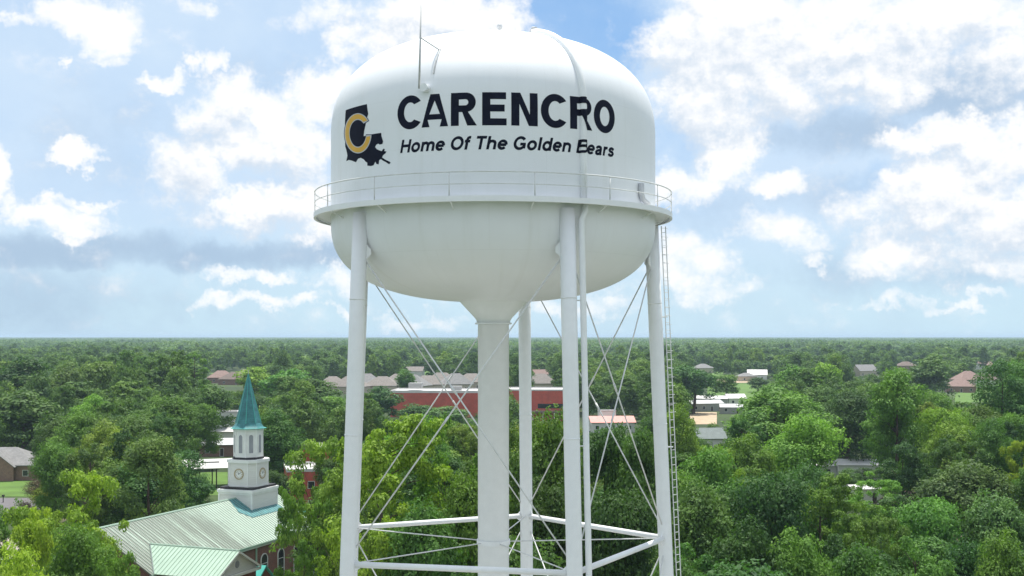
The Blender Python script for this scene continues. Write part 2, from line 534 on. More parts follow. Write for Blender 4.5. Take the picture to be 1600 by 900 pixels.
prof = []
for i in range(29):                                     # bowl, from the throat out
    t = math.sin(math.pi / 2 * i / 28)
    r = 1.3 + (RT - 1.3) * t
    prof.append((r, tz(BOWL_Z0 - BOWL_B * max(0.0, 1 - (r / RT) ** BOWL_P) ** (1 / BOWL_P))))
prof += [(RT, tz(6.5)), (RT, tz(7.8)), (RT, tz(DOME_Z0))]
for i in range(1, 37):
    t = math.pi / 2 * i / 36
    c, s = math.cos(t), math.sin(t)
    k = (abs(c) ** DOME_P + abs(s) ** DOME_P) ** (-1 / DOME_P)
    prof.append((max(0.002, RT * c * k), tz(DOME_Z0 + DOME_B * s * k)))
tank = MB().lathe(prof, 160).build('tank', M['tank_paint'], TOWER, smooth=True)

# riser: throat cone, collar, column
rp = [(1.75, tz(1.86)), (1.66, tz(1.72)), (1.25, tz(1.28)), (0.86, tz(0.86)), (0.80, tz(0.74)), (0.79, tz(0.62)), (0.735, tz(0.60)), (0.735, 0.25), (1.1, 0.0)]
riser = MB().lathe(rp, 48).build('riser', M['steel_paint'], TOWER, smooth=True)
MB().lathe([(0.745, tz(-9.58)), (0.79, tz(-9.58)), (0.79, tz(-9.80)), (0.745, tz(-9.80))], 48).build('collar', M['steel_paint'], riser)
MB().lathe([(0.80, tz(0.66)), (0.87, tz(0.66)), (0.87, tz(0.58)), (0.80, tz(0.58))], 48).build('collar', M['steel_paint'], riser)

LEG_A = [24.5 + 72 * k for k in range(5)]
def leg_r(zrel): return 7.855 - 0.0447 * zrel
STRUT_Z, ROD_Z = -9.69, 3.65
def legp(k, zrel): return pol(LEG_A[k % 5], leg_r(zrel), tz(zrel))

for k in range(5):
    pts = [legp(k, z) for z in (-29.6, -20, -9.69, -1, 5.30)]
    L = MB().path(pts, 0.335, 20).build('leg', M['steel_paint'], TOWER, smooth=True)
    b = legp(k, -30)
    MB().box(b.x - 0.8, b.x + 0.8, b.y - 0.8, b.y + 0.8, 0.0, 0.40).build('footing', M['concrete'], L)
    for zr in (-4.2, 1.6, -15.5, -22):
        a_, b_ = legp(k, zr - .03), legp(k, zr + .03)
        MB().tube(a_, b_, 0.346, n=20).build('weld_ring', M['steel_paint'], L, smooth=True)
    # gusset plates that take the rods and struts
    for zz, hh, ln in ((ROD_Z, 0.34, 0.52), (STRUT_Z, 0.34, 0.55)):
        for s in (1, -1):
            c = legp(k, zz); o = legp(k + s, zz)
            dr = (o - c); dr.z = 0; dr.normalize()
            w = Vector((-dr.y, dr.x, 0)) * 0.02
            p0, p1 = c + dr * 0.3, c + dr * ln
            q = [p0 + Vector((0, 0, hh)), p1 + Vector((0, 0, hh * 0.2)), p1 - Vector((0, 0, hh * 0.4)), p0 - Vector((0, 0, hh))]
            MB().add([a + w for a in q] + [a - w for a in q], [(0, 1, 2, 3), (7, 6, 5, 4), (0, 4, 5, 1), (1, 5, 6, 2), (2, 6, 7, 3), (3, 7, 4, 0)]).build('gusset', M['steel_paint'], L)
for k in range(5):
    a, b = legp(k, STRUT_Z), legp(k + 1, STRUT_Z)
    d = (b - a).normalized()
    MB().tube(a + d * 0.33, b - d * 0.33, 0.13, n=14).build('strut', M['steel_paint'], TOWER, smooth=True)
    for s in (0, 1):                                     # crossed tie rods of both storeys
        top, bot = legp(k + s, ROD_Z), legp(k + 1 - s, STRUT_Z + 0.25)
        d = (bot - top).normalized()
        rod = MB().tube(top + d * 0.55, bot - d * 0.45, 0.033, n=8)
        mid = (top + bot) / 2 + d * (0.8 if s else -0.8)
        rod.tube(mid - d * 0.22, mid + d * 0.22, 0.05, n=8)
        rod.build('tie_rod', M['rod_paint'], TOWER, smooth=True)
        top, bot = legp(k + s, STRUT_Z - 0.25), legp(k + 1 - s, -28.5)
        d = (bot - top).normalized()
        MB().tube(top + d * 0.45, bot - d * 0.45, 0.033, n=8).build('tie_rod', M['rod_paint'], TOWER, smooth=True)
    a = legp(k, STRUT_Z)
    c = Vector((0, 0, tz(STRUT_Z)))
    d = (c - a).normalized()
    MB().tube(a + d * 0.32, c - d * 0.77, 0.028, n=8).build('spoke_rod', M['rod_paint'], TOWER, smooth=True)

# balcony
RB = 8.39
bal = MB().lathe([(RT + 0.012, tz(5.62)), (RB - 0.03, tz(5.62)), (RB - 0.03, tz(5.585)), (RT + 0.012, tz(5.585))], 160).build('balcony', M['steel_paint'], TOWER)
MB().lathe([(RB - 0.026, tz(5.46)), (RB, tz(5.46)), (RB, tz(5.69)), (RB - 0.026, tz(5.69))], 160).build('girder', M['steel_paint'], bal)
MB().lathe([(RB - 0.12, tz(5.46)), (RB - 0.028, tz(5.46)), (RB - 0.028, tz(5.48)), (RB - 0.12, tz(5.48))], 160).build('flange', M['steel_paint'], bal)
def ring(r, z, rad, n=160, m=8):
    b = MB()
    vs = [(math.cos(2 * math.pi * i / n) * (r + rad * math.cos(2 * math.pi * j / m)), math.sin(2 * math.pi * i / n) * (r + rad * math.cos(2 * math.pi * j / m)), z + rad * math.sin(2 * math.pi * j / m)) for i in range(n) for j in range(m)]
    fs = [(i * m + j, ((i + 1) % n) * m + j, ((i + 1) % n) * m + (j + 1) % m, i * m + (j + 1) % m) for i in range(n) for j in range(m)]
    return b.add(vs, fs)
ring(RB - 0.05, tz(6.66), 0.030).build('top_rail', M['rod_paint'], bal, smooth=True)
ring(RB - 0.05, tz(6.17), 0.022).build('middle_rail', M['rod_paint'], bal, smooth=True)
for k in range(15):
    a = 12.5 + 24 * k
    MB().tube(pol(a, RB - 0.055, tz(5.70)), pol(a, RB - 0.05, tz(6.63)), 0.026, n=8).build('post', M['rod_paint'], bal, smooth=True)
    br = MB()
    c0, c1 = pol(a, RT - 0.05, tz(5.2)), pol(a, RB - 0.1, tz(5.56))
    br.tube(c0, c1, 0.03, n=6).build('bracket', M['steel_paint'], bal)

# conduit that climbs the shell and the pipe that carries on down the leg
CON_A, CON_R = 30.3, 0.15
def con_path():
    pts = [pol(CON_A, RT + 0.05, tz(5.75)), pol(CON_A, RT + 0.05, tz(7.4)), pol(CON_A, RT + 0.05, tz(DOME_Z0))]
    for i in range(1, 15):
        t = math.pi / 2 * i / 20
        c, s = math.cos(t), math.sin(t)
        k = (c ** DOME_P + s ** DOME_P) ** (-1 / DOME_P)
        pts.append(pol(CON_A, RT * c * k + 0.05 * c, tz(DOME_Z0 + DOME_B * s * k + 0.06 * s)))
    return pts
cp = con_path()
conduit = MB().path(cp, CON_R, 14).build('conduit', M['steel_paint'], TOWER, smooth=True)
e = cp[-1]
MB().path([e + Vector((-0.1, 0, -0.05)), e + Vector((0.0, 0.0, 0.16)), e + Vector((0.10, -0.1, 0.10))], 0.1, 8).build('conduit_cap', M['antenna'], conduit, smooth=True)
off = pol(LEG_A[0] + 74, 0.60, 0.0)
pp = [pol(CON_A, RT + 0.22, tz(5.58)), pol(CON_A, RT + 0.22, tz(5.25)), legp(0, 4.85) + off]
pp += [legp(0, z) + off for z in (3, -5, -15, -29.8)]
MB().path(pp, 0.13, 14).build('drain_pipe', M['steel_paint'], TOWER, smooth=True)
for z in (1.5, -4.5, -10.5, -17, -24):
    a = legp(0, z)
    MB().tube(a + off.normalized() * 0.30, a + off * 0.9, 0.03, n=6).build('pipe_bracket', M['rod_paint'], TOWER)

# caged ladder on the right-hand leg
lad_o = pol(LEG_A[1] - 6, 0.58, 0.0)
side = Vector((0.72, 0.69, 0)).normalized() * 0.16
def ladp(z): return legp(1, z) + lad_o
lad = MB()
for s in (1, -1):
    lad.path([ladp(z) + side * s for z in (-29.9, -10, 0, 5.3)], 0.024, 6)
lad = lad.build('ladder', M['rod_paint'], TOWER)
rung_mesh = None
zz = 5.0
while zz > -29.6:
    c = ladp(zz)
    if rung_mesh is None:
        rung_mesh = MB().tube(-side, side, 0.013, n=5).mesh('rung')
    r = link_mesh('rung', rung_mesh, M['rod_paint'], lad)
    r.location = c
    zz -= 0.36
for z in (0.95, -5.3, -11.6, -18, -24):
    MB().tube(legp(1, z) + lad_o.normalized() * 0.30, ladp(z), 0.035, n=6).build('ladder_bracket', M['rod_paint'], lad)
hoop = MB()
for i in range(0, 22):
    z = 5.2 - i * 0.42
    c = ladp(z); o = lad_o.normalized()
    sd = side.normalized()
    ps = [c + sd * 0.24 * math.cos(t) + o * 0.02 + o * 0.10 * math.sin(t) for t in [math.pi * j / 8 for j in range(9)]]
    hoop.path(ps, 0.010, 5)
hoop.build('safety_cage', M['rod_paint'], lad)

# pipe elbow by the rail, antenna mast with its arm and base, roof vent
MB().path([pol(58, RT + 0.12, tz(6.72)), pol(58, RT + 0.12, tz(6.25)), pol(58.6, RT + 0.16, tz(6.02)), pol(60.2, RT + 0.24, tz(5.90)), pol(61.6, RT + 0.26, tz(5.88))], [0.13, 0.13, 0.12, 0.1, 0.09], 10).build('overflow_elbow', M['grey_pipe'], TOWER, smooth=True)
am = -22.2
ab = pol(am, 7.80, tz(10.22))
mast = MB().tube(ab, ab + Vector((0.08, 0, 3.42)), 0.045, 0.03, n=8).build('antenna_mast', M['antenna'], TOWER, smooth=True)
dz = 12.05
MB().tube(ab + Vector((0.05, 0, 2.10)), pol(am + 3, tank_r(dz) - 0.05, tz(dz)), 0.028, n=6).build('arm', M['antenna'], mast)
nz_ = pol(am + 1.6, 7.42, tz(10.25))
nd_ = pol(am + 1.6, 1, 0)
MB().tube(nz_, nz_ + nd_ * 0.42, 0.17, 0.17, n=16).build('nozzle', M['steel_paint'], mast, smooth=False)
cab = [pol(am + 3.4, tank_r(z) + 0.03, tz(z)) for z in (12.1, 11.8, 11.5, 11.2, 10.9)]
MB().path(cab, 0.035, 6).build('cable', M['antenna'], mast)
vent = MB().lathe([(0.02, tz(14.62)), (0.13, tz(14.58)), (0.13, tz(14.42)), (0.07, tz(14.40)), (0.07, tz(13.95))], 16).build('roof_vent', M['grey_pipe'], TOWER, smooth=True)
vent.location = (0.30, -1.0, -0.1)

# ---- lettering and emblem, painted on the shell: flat outlines rolled onto it
def flat_fill(rings):
    """2-D rings [(x, y)...] (holes included) -> (verts, faces) filled"""
    cu = bpy.data.curves.new('outline', 'CURVE')
    cu.dimensions = '2D'
    cu.fill_mode = 'BOTH'
    for rg in rings:
        sp = cu.splines.new('POLY')
        sp.points.add(len(rg) - 1)
        for p, (x, y) in zip(sp.points, rg):
            p.co = (x, y, 0, 1)
        sp.use_cyclic_u = True
    return curve_mesh(cu)

def curve_mesh(cu):
    ob = bpy.data.objects.new('outline', cu)
    COL.objects.link(ob)
    bpy.context.view_layer.update()
    me = bpy.data.meshes.new_from_object(ob.evaluated_get(bpy.context.evaluated_depsgraph_get()))
    bpy.data.objects.remove(ob)
    bpy.data.curves.remove(cu)
    return me

def roll(name, me, lift, mat, parent, sx=None):
    """me lies in (arc length about the tank, height above camera level); wrap it on the shell, over the conduit too"""
    bm = bmesh.new(); bm.from_mesh(me)
    bmesh.ops.remove_doubles(bm, verts=bm.verts, dist=1e-5)
    xs = [v.co.x for v in bm.verts]; zs = [v.co.y for v in bm.verts]
    lo, hi = min(xs), max(xs)
    cuts = list(np.arange(math.ceil(lo / 0.12) * 0.12, hi, 0.12))
    sc = math.radians(CON_A) * RT
    cuts += list(np.arange(sc - CON_R - 0.012, sc + CON_R + 0.02, 0.02))
    for c in cuts:
        if lo < c < hi:
            bmesh.ops.bisect_plane(bm, geom=bm.verts[:] + bm.edges[:] + bm.faces[:], plane_co=(c, 0, 0), plane_no=(1, 0, 0), dist=1e-6)
    for c in np.arange(9.3, 10.3, 0.15):
        if min(zs) < c < max(zs):
            bmesh.ops.bisect_plane(bm, geom=bm.verts[:] + bm.edges[:] + bm.faces[:], plane_co=(0, c, 0), plane_no=(0, 1, 0), dist=1e-6)
    for v in bm.verts:
        s, z = v.co.x, v.co.y
        r = tank_r(z)
        ds = s - sc
        if abs(ds) < CON_R + 0.004:
            r = max(r, r + 0.05 + math.sqrt(max(0.0, (CON_R + 0.004) ** 2 - ds * ds)))
        v.co = pol(math.degrees(s / RT), r + lift, tz(z))
    bmesh.ops.recalc_face_normals(bm, faces=bm.faces)
    out = bpy.data.meshes.new(name)
    bm.to_mesh(out); bm.free()
    # faces look outwards
    s = sum(p.normal.x * p.center.x + p.normal.y * p.center.y for p in out.polygons)
    if s < 0: out.flip_normals()
    return link_mesh(name, out, M[mat], parent)

def arc_of(px):
    """arc length on the shell seen in column px"""
    u = (px - 771.0) / FPX
    lo, hi = -1.3, 1.3
    for _ in range(50):
        m = (lo + hi) / 2
        if RT * math.sin(m) / (TD - RT * math.cos(m)) < u: lo = m
        else: hi = m
    return lo * RT

def shell_pt(px, py):
    s = arc_of(px)
    d = TD - RT * math.cos(s / RT)
    return (s, (HORIZON - py) * d / FPX)

def ell(cx, cy, rx, ry, a0, a1, n=24):
    return [(cx + rx * math.cos(math.radians(a0 + (a1 - a0) * i / n)), cy + ry * math.sin(math.radians(a0 + (a1 - a0) * i / n))) for i in range(n + 1)]

def glyph(ch, W, H, st, ba):
    """heavy grotesque capitals: W wide, H high, stem st, bar ba"""
    if ch == 'O':
        return [ell(W / 2, H / 2, W / 2, H / 2 + .02 * H, 0, 360, 40)[:-1], ell(W / 2, H / 2, W / 2 - st, H / 2 - ba * .95, 0, 360, 36)[:-1]]
    if ch == 'C':
        a, b = 38, 322
        outer = ell(W * .55, H / 2, W * .55, H / 2 + .02 * H, a, b, 36)
        inner = ell(W * .55, H / 2, W * .55 - st, H / 2 - ba * .95, b - 12, a + 12, 32)
        return [outer + inner]
    if ch == 'E':
        m = H * .52
        return [[(0, 0), (W, 0), (W, ba), (st, ba), (st, m - ba / 2), (W * .92, m - ba / 2), (W * .92, m + ba / 2), (st, m + ba / 2), (st, H - ba), (W * .98, H - ba), (W * .98, H), (0, H)]]
    if ch == 'N':
        k = st * 1.12
        return [[(0, 0), (st, 0), (st, H * .66), (W - k, 0), (W, 0), (W, H), (W - st, H), (W - st, H * .34), (k, H), (0, H)]]
    if ch == 'A':
        t = st * 1.18
        c = W / 2
        out = [(0, 0), (st * 1.08, 0), (W * .235, H * .22), (W * .765, H * .22), (W - st * 1.08, 0), (W, 0), (c + t / 2, H), (c - t / 2, H)]
        return [out, [(W * .30, H * .385), (W * .70, H * .385), (c, H * .80)]]
    if ch == 'R':
        bot = H * .41
        cy = (H + bot) / 2
        ry = (H - bot) / 2
        bowl = ell(W * .58, cy, W * .38, ry, 90, -90, 18)
        leg = [(W * .66, bot + .01), (W, 0), (W - st * 1.18, 0), (W * .44, bot), (st, bot), (st, 0), (0, 0), (0, H)]
        hole = [(st, H - ba)] + ell(W * .56, cy, W * .38 - st * .86, ry - ba * .96, 90, -90, 14) + [(st, bot + ba * .96)]
        return [bowl + leg, hole]

ZT, ZB = 10.00, 8.64
for ch, x0, x1 in (('C', 625.5, 661.5), ('A', 663.5, 704), ('R', 709.5, 749), ('E', 758.5, 795.5), ('N', 804, 844), ('C', 850, 889), ('R', 895.5, 928.5), ('O', 932, 963)):
    s0, s1 = arc_of(x0 - .6), arc_of(x1 + .6)
    rings = [[(s0 + x, ZB + y) for x, y in rg] for rg in glyph(ch, s1 - s0, ZT - ZB, 0.335, 0.285)]
    roll('letter', flat_fill(rings), 0.005, 'navy', tank)

# the tagline: bold slanted grotesque, drawn stroke by stroke
def arcp(cx, cy, rx, ry, a0, a1, n=14):
    return ell(cx, cy, rx, ry, a0, a1, n)
def arch(x0, x1):
    w = x1 - x0
    return [(x0, .40), (x0 + .10 * w, .53), (x0 + .30 * w, .615), (x0 + .55 * w, .635), (x0 + .82 * w, .59), (x0 + .96 * w, .51), (x1, .42), (x1, 0)]
TG = {
    'H': (1.0, [[(.17, 0), (.17, 1)], [(.83, 0), (.83, 1)], [(.17, .52), (.83, .52)]]),
    'O': (1.08, [arcp(.54, .5, .395, .42, 0, 360, 28)]),
    'T': (.86, [[(.43, 0), (.43, 1.0)], [(.04, .912), (.82, .912)]]),
    'G': (1.08, [arcp(.54, .5, .395, .42, 38, 325, 24) + [(.90, .36)], [(.56, .43), (.99, .43)], [(.90, .43), (.90, .10)]]),
    'B': (1.0, [[(.17, 0), (.17, 1)], [(.17, .912), (.52, .912)] + arcp(.55, .722, .22, .19, 90, -90, 10) + [(.17, .532)], [(.17, .532), (.56, .532)] + arcp(.60, .31, .24, .222, 90, -90, 10) + [(.17, .088)]]),
    'o': (.85, [arcp(.425, .36, .285, .285, 0, 360, 24)]),
    'm': (1.26, [[(.17, 0), (.17, .72)], arch(.17, .63), arch(.63, 1.09)]),
    'n': (.86, [[(.17, 0), (.17, .72)], arch(.17, .68)]),
    'h': (.86, [[(.17, 0), (.17, 1)], arch(.17, .68)]),
    'e': (.80, [[(.12, .36), (.69, .36)], arcp(.40, .36, .28, .285, 0, 318, 22)]),
    'f': (.48, [[(.22, 0), (.22, .76), (.26, .87), (.34, .915), (.47, .915)], [(.03, .635), (.45, .635)]]),
    'l': (.38, [[(.19, 0), (.19, 1)]]),
    'd': (.86, [arcp(.40, .36, .27, .285, 0, 360, 22), [(.68, 0), (.68, 1)]]),
    'a': (.80, [[(.13, .50), (.19, .59), (.30, .635), (.44, .635), (.56, .58), (.60, .48), (.60, .15), (.65, 0)], [(.60, .40), (.38, .365), (.22, .31), (.15, .22), (.18, .12), (.28, .075), (.42, .085), (.54, .16), (.60, .27)]]),
    'r': (.55, [[(.17, 0), (.17, .72)], [(.17, .40), (.22, .53), (.32, .615), (.50, .615)]]),
    's': (.78, [[(.62, .50), (.56, .59), (.40, .64), (.24, .60), (.18, .51), (.24, .43), (.40, .375), (.56, .32), (.63, .22), (.57, .12), (.40, .075), (.22, .11), (.14, .21)]]),
}
def ribbon(pts, w):
    """flat band of width w along pts, mitred"""
    closed = math.hypot(pts[0][0] - pts[-1][0], pts[0][1] - pts[-1][1]) < 1e-6
    P_ = [Vector((x_, y_)) for x_, y_ in (pts[:-1] if closed else pts)]
    n = len(P_)
    L_, R_ = [], []
    for i in range(n):
        a_ = P_[i - 1] if (i > 0 or closed) else None
        b_ = P_[(i + 1) % n] if (i < n - 1 or closed) else None
        d0 = (P_[i] - a_).normalized() if a_ is not None else None
        d1 = (b_ - P_[i]).normalized() if b_ is not None else None
        if d0 is None: d0 = d1
        if d1 is None: d1 = d0
        t = (d0 + d1).normalized()
        k_ = w / 2 / max(.55, t.dot(d1))
        nn = Vector((-t.y, t.x)) * k_
        L_.append(P_[i] + nn); R_.append(P_[i] - nn)
    vs_ = [(q.x, q.y, 0) for q in L_ + R_]
    m_ = n if closed else n - 1
    return vs_, [(i, (i + 1) % n, n + (i + 1) % n, n + i) for i in range(m_)]
text = 'Home Of The Golden Bears'
total = sum(TG[c][0] if c != ' ' else .40 for c in text)
s0, s1 = arc_of(628), arc_of(962)
kx = (s1 - s0) / total
cap = 0.545
xx = s0
for c in text:
    if c == ' ':
        xx += .40 * kx; continue
    adv, strokes = TG[c]
    vv, ff = [], []
    for st_ in strokes:
        v_, f_ = ribbon(st_, .212)
        ff += [tuple(i + len(vv) for i in q) for q in f_]
        vv += v_
    gm_ = bpy.data.meshes.new('letter')
    gm_.from_pydata([(xx + x_ * kx + y_ * cap * .20, 7.655 + y_ * cap, 0) for x_, y_, _ in vv], [], ff)
    roll('letter', gm_, 0.005, 'navy', tank)
    xx += adv * kx

state = [(541.6, 172), (575.6, 162.5), (578.5, 178), (576, 186), (574.5, 195), (572.3, 204), (571.3, 212.8), (586, 209.5), (599.2, 207.5), (599.8, 213), (602.3, 221), (601, 225),
         (597, 226), (594.5, 224.5), (591.5, 226), (589.5, 229.8), (592.5, 233.3), (596.5, 235), (600, 236.2), (602.5, 232.5), (605, 232.8), (604, 236), (607.6, 236.8), (606, 239.5), (602, 242.8),
         (600.5, 246), (606, 249.5), (612.5, 252.5), (614.2, 254.5), (611.5, 256.5), (607, 253.5), (602, 251), (598.8, 248.5), (596, 250.5), (595.2, 257), (591.5, 256), (590, 252.5), (587, 258.3), (583, 259.5),
         (577.2, 258.8), (577, 254), (574.5, 252.8), (571.5, 249), (566.5, 246.6), (562.5, 248), (559, 253.5), (552.5, 251), (547.5, 249.8), (543.5, 252), (545.3, 243), (543.8, 235), (541.8, 229), (541.2, 200)]
roll('emblem', flat_fill([[shell_pt(x, y) for x, y in state]]), 0.005, 'navy', tank)
def emblem_c(grow):
    cx, cy, rx, ry, th = 562.3, 208.3, 20.3 + grow, 30.0 + grow, 7.6 + 2 * grow
    o = ell(cx, cy, rx, -ry, 42 - grow * 2.0, 352 + grow * 2.2, 40)
    i = ell(cx, cy, rx - th * .82, -(ry - th), 346 + grow * 4, 52 - grow * 4, 34)
    return [shell_pt(x, y) for x, y in o + i]
roll('emblem_ring_edge', flat_fill([emblem_c(2.3)]), 0.007, 'navy', tank)
roll('emblem_ring_border', flat_fill([emblem_c(1.4)]), 0.010, 'pale_line', tank)
roll('emblem_ring', flat_fill([emblem_c(0.0)]), 0.013, 'gold', tank)

# ------------------------------------------------------------------ church
CU = math.radians(69)
CD = 135.0
CH = empty('church', (gx(388, CD), CD, 0), CU, 'brick church with pale green metal roof and white steeple under a teal spire', 'church')
# local axes: +x along the ridge (away from the camera), -y towards the viewer's right
RZ, EZ, HW = 11.9, 8.1, 6.5
T0, T1 = -25.5, 5.0
OV = 0.45                                                # eave overhang

def slab(mb, a, b, c, d, th=0.12):
    """roof plane a-b-c-d (outer face) with thickness"""
    a, b, c, d = map(Vector, (a, b, c, d))
    n = (b - a).cross(d - a).normalized()
    if n.z < 0: n = -n
    lo = [p - n * th for p in (a, b, c, d)]
    mb.add([a, b, c, d] + lo, [(0, 1, 2, 3), (7, 6, 5, 4), (0, 4, 5, 1), (1, 5, 6, 2), (2, 6, 7, 3), (3, 7, 4, 0)])

wall = MB()
wall.add([(T0 + .4, -HW + .35, 0), (T1 - .4, -HW + .35, 0), (T1 - .4, HW - .35, 0), (T0 + .4, HW - .35, 0),
          (T0 + .4, -HW + .35, EZ - .08), (T1 - .4, -HW + .35, EZ - .08), (T1 - .4, HW - .35, EZ - .08), (T0 + .4, HW - .35, EZ - .08),
          (T0 + .4, 0, RZ - .25), (T1 - .4, 0, RZ - .25)],
         [(0, 1, 5, 4), (2, 3, 7, 6), (0, 4, 8, 7, 3), (1, 2, 6, 9, 5), (4, 5, 9, 8), (7, 8, 9, 6)])
ch_wall = wall.build('wall', M['brick_red'], CH)
rf = MB()
slab(rf, (T0, -HW, EZ), (T1, -HW, EZ), (T1, 0, RZ), (T0, 0, RZ))
slab(rf, (T0, HW, EZ), (T1, HW, EZ), (T1, 0, RZ), (T0, 0, RZ))
ch_roof = rf.build('roof', M['roof_green'], CH)
MB().tube((T0, 0, RZ + .02), (T1, 0, RZ + .02), 0.11, n=6).build('ridge_cap', M['roof_green_clean'], ch_roof)
sl = math.atan2(RZ - EZ, HW)
ln = math.hypot(HW, RZ - EZ)
seam_me = MB().box(-0.022, 0.022, -ln / 2, ln / 2, 0.0, 0.065).mesh('seam')
x = T0 + 0.25
while x < T1:
    for sgn in (-1, 1):
        s = link_mesh('seam', seam_me, M['roof_green'], ch_roof)
        s.location = (x, sgn * HW / 2, (RZ + EZ) / 2 + .002)
        s.rotation_euler = (-sgn * sl, 0, 0)
    x += 0.46
gut = MB().box(T0, T1, -HW - .10, -HW + .02, EZ - .20, EZ - .03)
gut.build('gutter', M['roof_green_clean'], ch_roof)
# plates between wall head and eave
MB().box(T0 + .1, T1 - .1, -HW + .05, -HW + .34, EZ - .42, EZ - .13).build('soffit', M['white_siding'], ch_roof)

def arch_pts(w, h, n=10):
    """outline of a round-headed opening, width w, height h, from its sill"""
    r = w / 2
    pts = [(-r, 0), (r, 0)]
    for i in range(n + 1):
        t = math.pi * i / n
        pts.append((r * math.cos(t), h - r + r * math.sin(t)))
    return pts

def arch_frame(parent, frame_mat, pane_mat, w, h, place, depth=0.08, fr=0.09, name='window', nmullion=True):
    """window with a proud frame; place((u, v, out)) -> local point"""
    o = arch_pts(w, h); i = arch_pts(w - 2 * fr, h - 2 * fr)
    i = [(a, b + fr) for a, b in i]
    n = len(o)
    m = MB()
    vs = [place(a, b, depth) for a, b in o] + [place(a, b, depth) for a, b in i] + [place(a, b, -0.02) for a, b in o] + [place(a, b, 0.0) for a, b in i]
    fs = []
    for k in range(n):
        j = (k + 1) % n
        fs += [(k, j, n + j, n + k), (k, 2 * n + k, 2 * n + j, j), (n + k, n + j, 3 * n + j, 3 * n + k)]
    m.add(vs, fs)
    f = m.build(name, M[frame_mat], parent)
    g_ = MB(); g_.add([place(a, b, 0.02) for a, b in i], [tuple(range(n))])
    g_.build('pane', M[pane_mat], f, fix=False)
    if nmullion:
        for b0 in np.arange(0.25, 0.99, 0.25):
            q = MB()
            z0 = h * b0
            q.add([place(-w / 2 + fr, z0 - .025, .05), place(w / 2 - fr, z0 - .025, .05), place(w / 2 - fr, z0 + .025, .05), place(-w / 2 + fr, z0 + .025, .05),
                   place(-w / 2 + fr, z0 - .025, .01), place(w / 2 - fr, z0 - .025, .01), place(w / 2 - fr, z0 + .025, .01), place(-w / 2 + fr, z0 + .025, .01)],
                  [(0, 1, 2, 3), (0, 4, 5, 1), (3, 2, 6, 7), (0, 3, 7, 4), (1, 5, 6, 2)])
            q.build('muntin', M[frame_mat], f)
    return f

for k in range(6):
    xc = -16.2 + 3.3 * k
    arch_frame(ch_wall, 'white_paint', 'glass', 1.35, 4.4, lambda u, v, o, xc=xc: (xc + u, -HW + .35 - o, 2.4 + v))
for xc in (-18.3, -7.9, 3.9):
    MB().box(xc - .06, xc + .06, -HW + .18, -HW + .33, 0, EZ - .2).build('downspout', M['roof_green_clean'], ch_wall)

# cross wing towards the viewer's right
WT, WRZ, WHW = -21.6, 10.1, 3.6
wy0, wy1 = -3.25, -13.4
wg = MB()
wg.add([(WT - WHW + .3, -HW + .4, 0), (WT + WHW - .3, -HW + .4, 0), (WT + WHW - .3, wy1 + .4, 0), (WT - WHW + .3, wy1 + .4, 0),
        (WT - WHW + .3, -HW + .4, EZ - .12), (WT + WHW - .3, -HW + .4, EZ - .12), (WT + WHW - .3, wy1 + .4, EZ - .12), (WT - WHW + .3, wy1 + .4, EZ - .12)],
       [(0, 4, 7, 3), (1, 2, 6, 5), (3, 7, 6, 2), (4, 5, 6, 7)])
wg.build('wing_wall', M['brick_red'], CH)
wr = MB()
def wroof(sgn):
    # quadrilateral: ridge start, ridge end, eave end, eave start (meets the nave eave)
    a = (WT, wy0, WRZ); b = (WT, wy1, WRZ); c = (WT + sgn * WHW, wy1, EZ + .02); d = (WT + sgn * WHW, -HW, EZ + .02)
    slab(wr, a, b, c, d, 0.10)
wroof(-1); wroof(1)
w_roof = wr.build('wing_roof', M['roof_green_clean'], CH)
sl2 = math.atan2(WRZ - EZ, WHW)
yy = wy1 + 0.25
while yy < -3.4:
    # how far up the slope the panel starts: full length past the nave eave, shorter in the valley
    f = 1.0 if yy < -HW else max(0.0, (wy0 - yy) / (wy0 + HW))
    if f > 0.08:
        L = math.hypot(WHW, WRZ - EZ) * f
        for sgn in (-1, 1):
            mb = MB().box(-L / 2, L / 2, -0.02, 0.02, 0, 0.06)
            s = mb.build('seam', M['roof_green_clean'], w_roof)
            s.location = (WT + sgn * WHW * f / 2, yy, WRZ - (WRZ - EZ) * f / 2 + .004)
            s.rotation_euler = (0, sgn * sl2, 0)
    yy += 0.46
MB().tube((WT, wy0, WRZ + .02), (WT, wy1, WRZ + .02), 0.09, n=6).build('ridge_cap', M['roof_green_clean'], w_roof)
MB().tube((WT, wy0, WRZ + .03), (WT - WHW, -HW, EZ + .05), 0.06, n=6).build('valley', M['roof_slate'], w_roof)
pd = MB()
yq = wy1 + .30
pd.add([(WT - WHW + .05, yq, EZ - .1), (WT + WHW - .05, yq, EZ - .1), (WT, yq, WRZ - .12), (WT - WHW + .05, yq + .3, EZ - .1), (WT + WHW - .05, yq + .3, EZ - .1), (WT, yq + .3, WRZ - .12)],
       [(0, 1, 2), (5, 4, 3), (0, 3, 4, 1), (1, 4, 5, 2), (2, 5, 3, 0)])
ped = pd.build('pediment', M['white_siding'], CH)
MB().tube((WT, yq - .04, EZ + .72), (WT, yq - .0, EZ + .72), 0.34, n=20).build('round_vent', M['louver'], ped)
for sgn in (-1, 1):
    m = MB()
    a = Vector((WT, wy1 - .02, WRZ - .02)); b = Vector((WT + sgn * WHW, wy1 - .02, EZ))
    m.add([a, b, b - Vector((0, 0, .22)), a - Vector((0, 0, .22)), a + Vector((0, .06, 0)), b + Vector((0, .06, 0)), b + Vector((0, .06, -.22)), a + Vector((0, .06, -.22))],
          [(0, 1, 2, 3), (7, 6, 5, 4), (0, 4, 5, 1), (3, 2, 6, 7), (1, 5, 6, 2), (0, 3, 7, 4)])
    m.build('rake_board', M['white_paint'], ped)
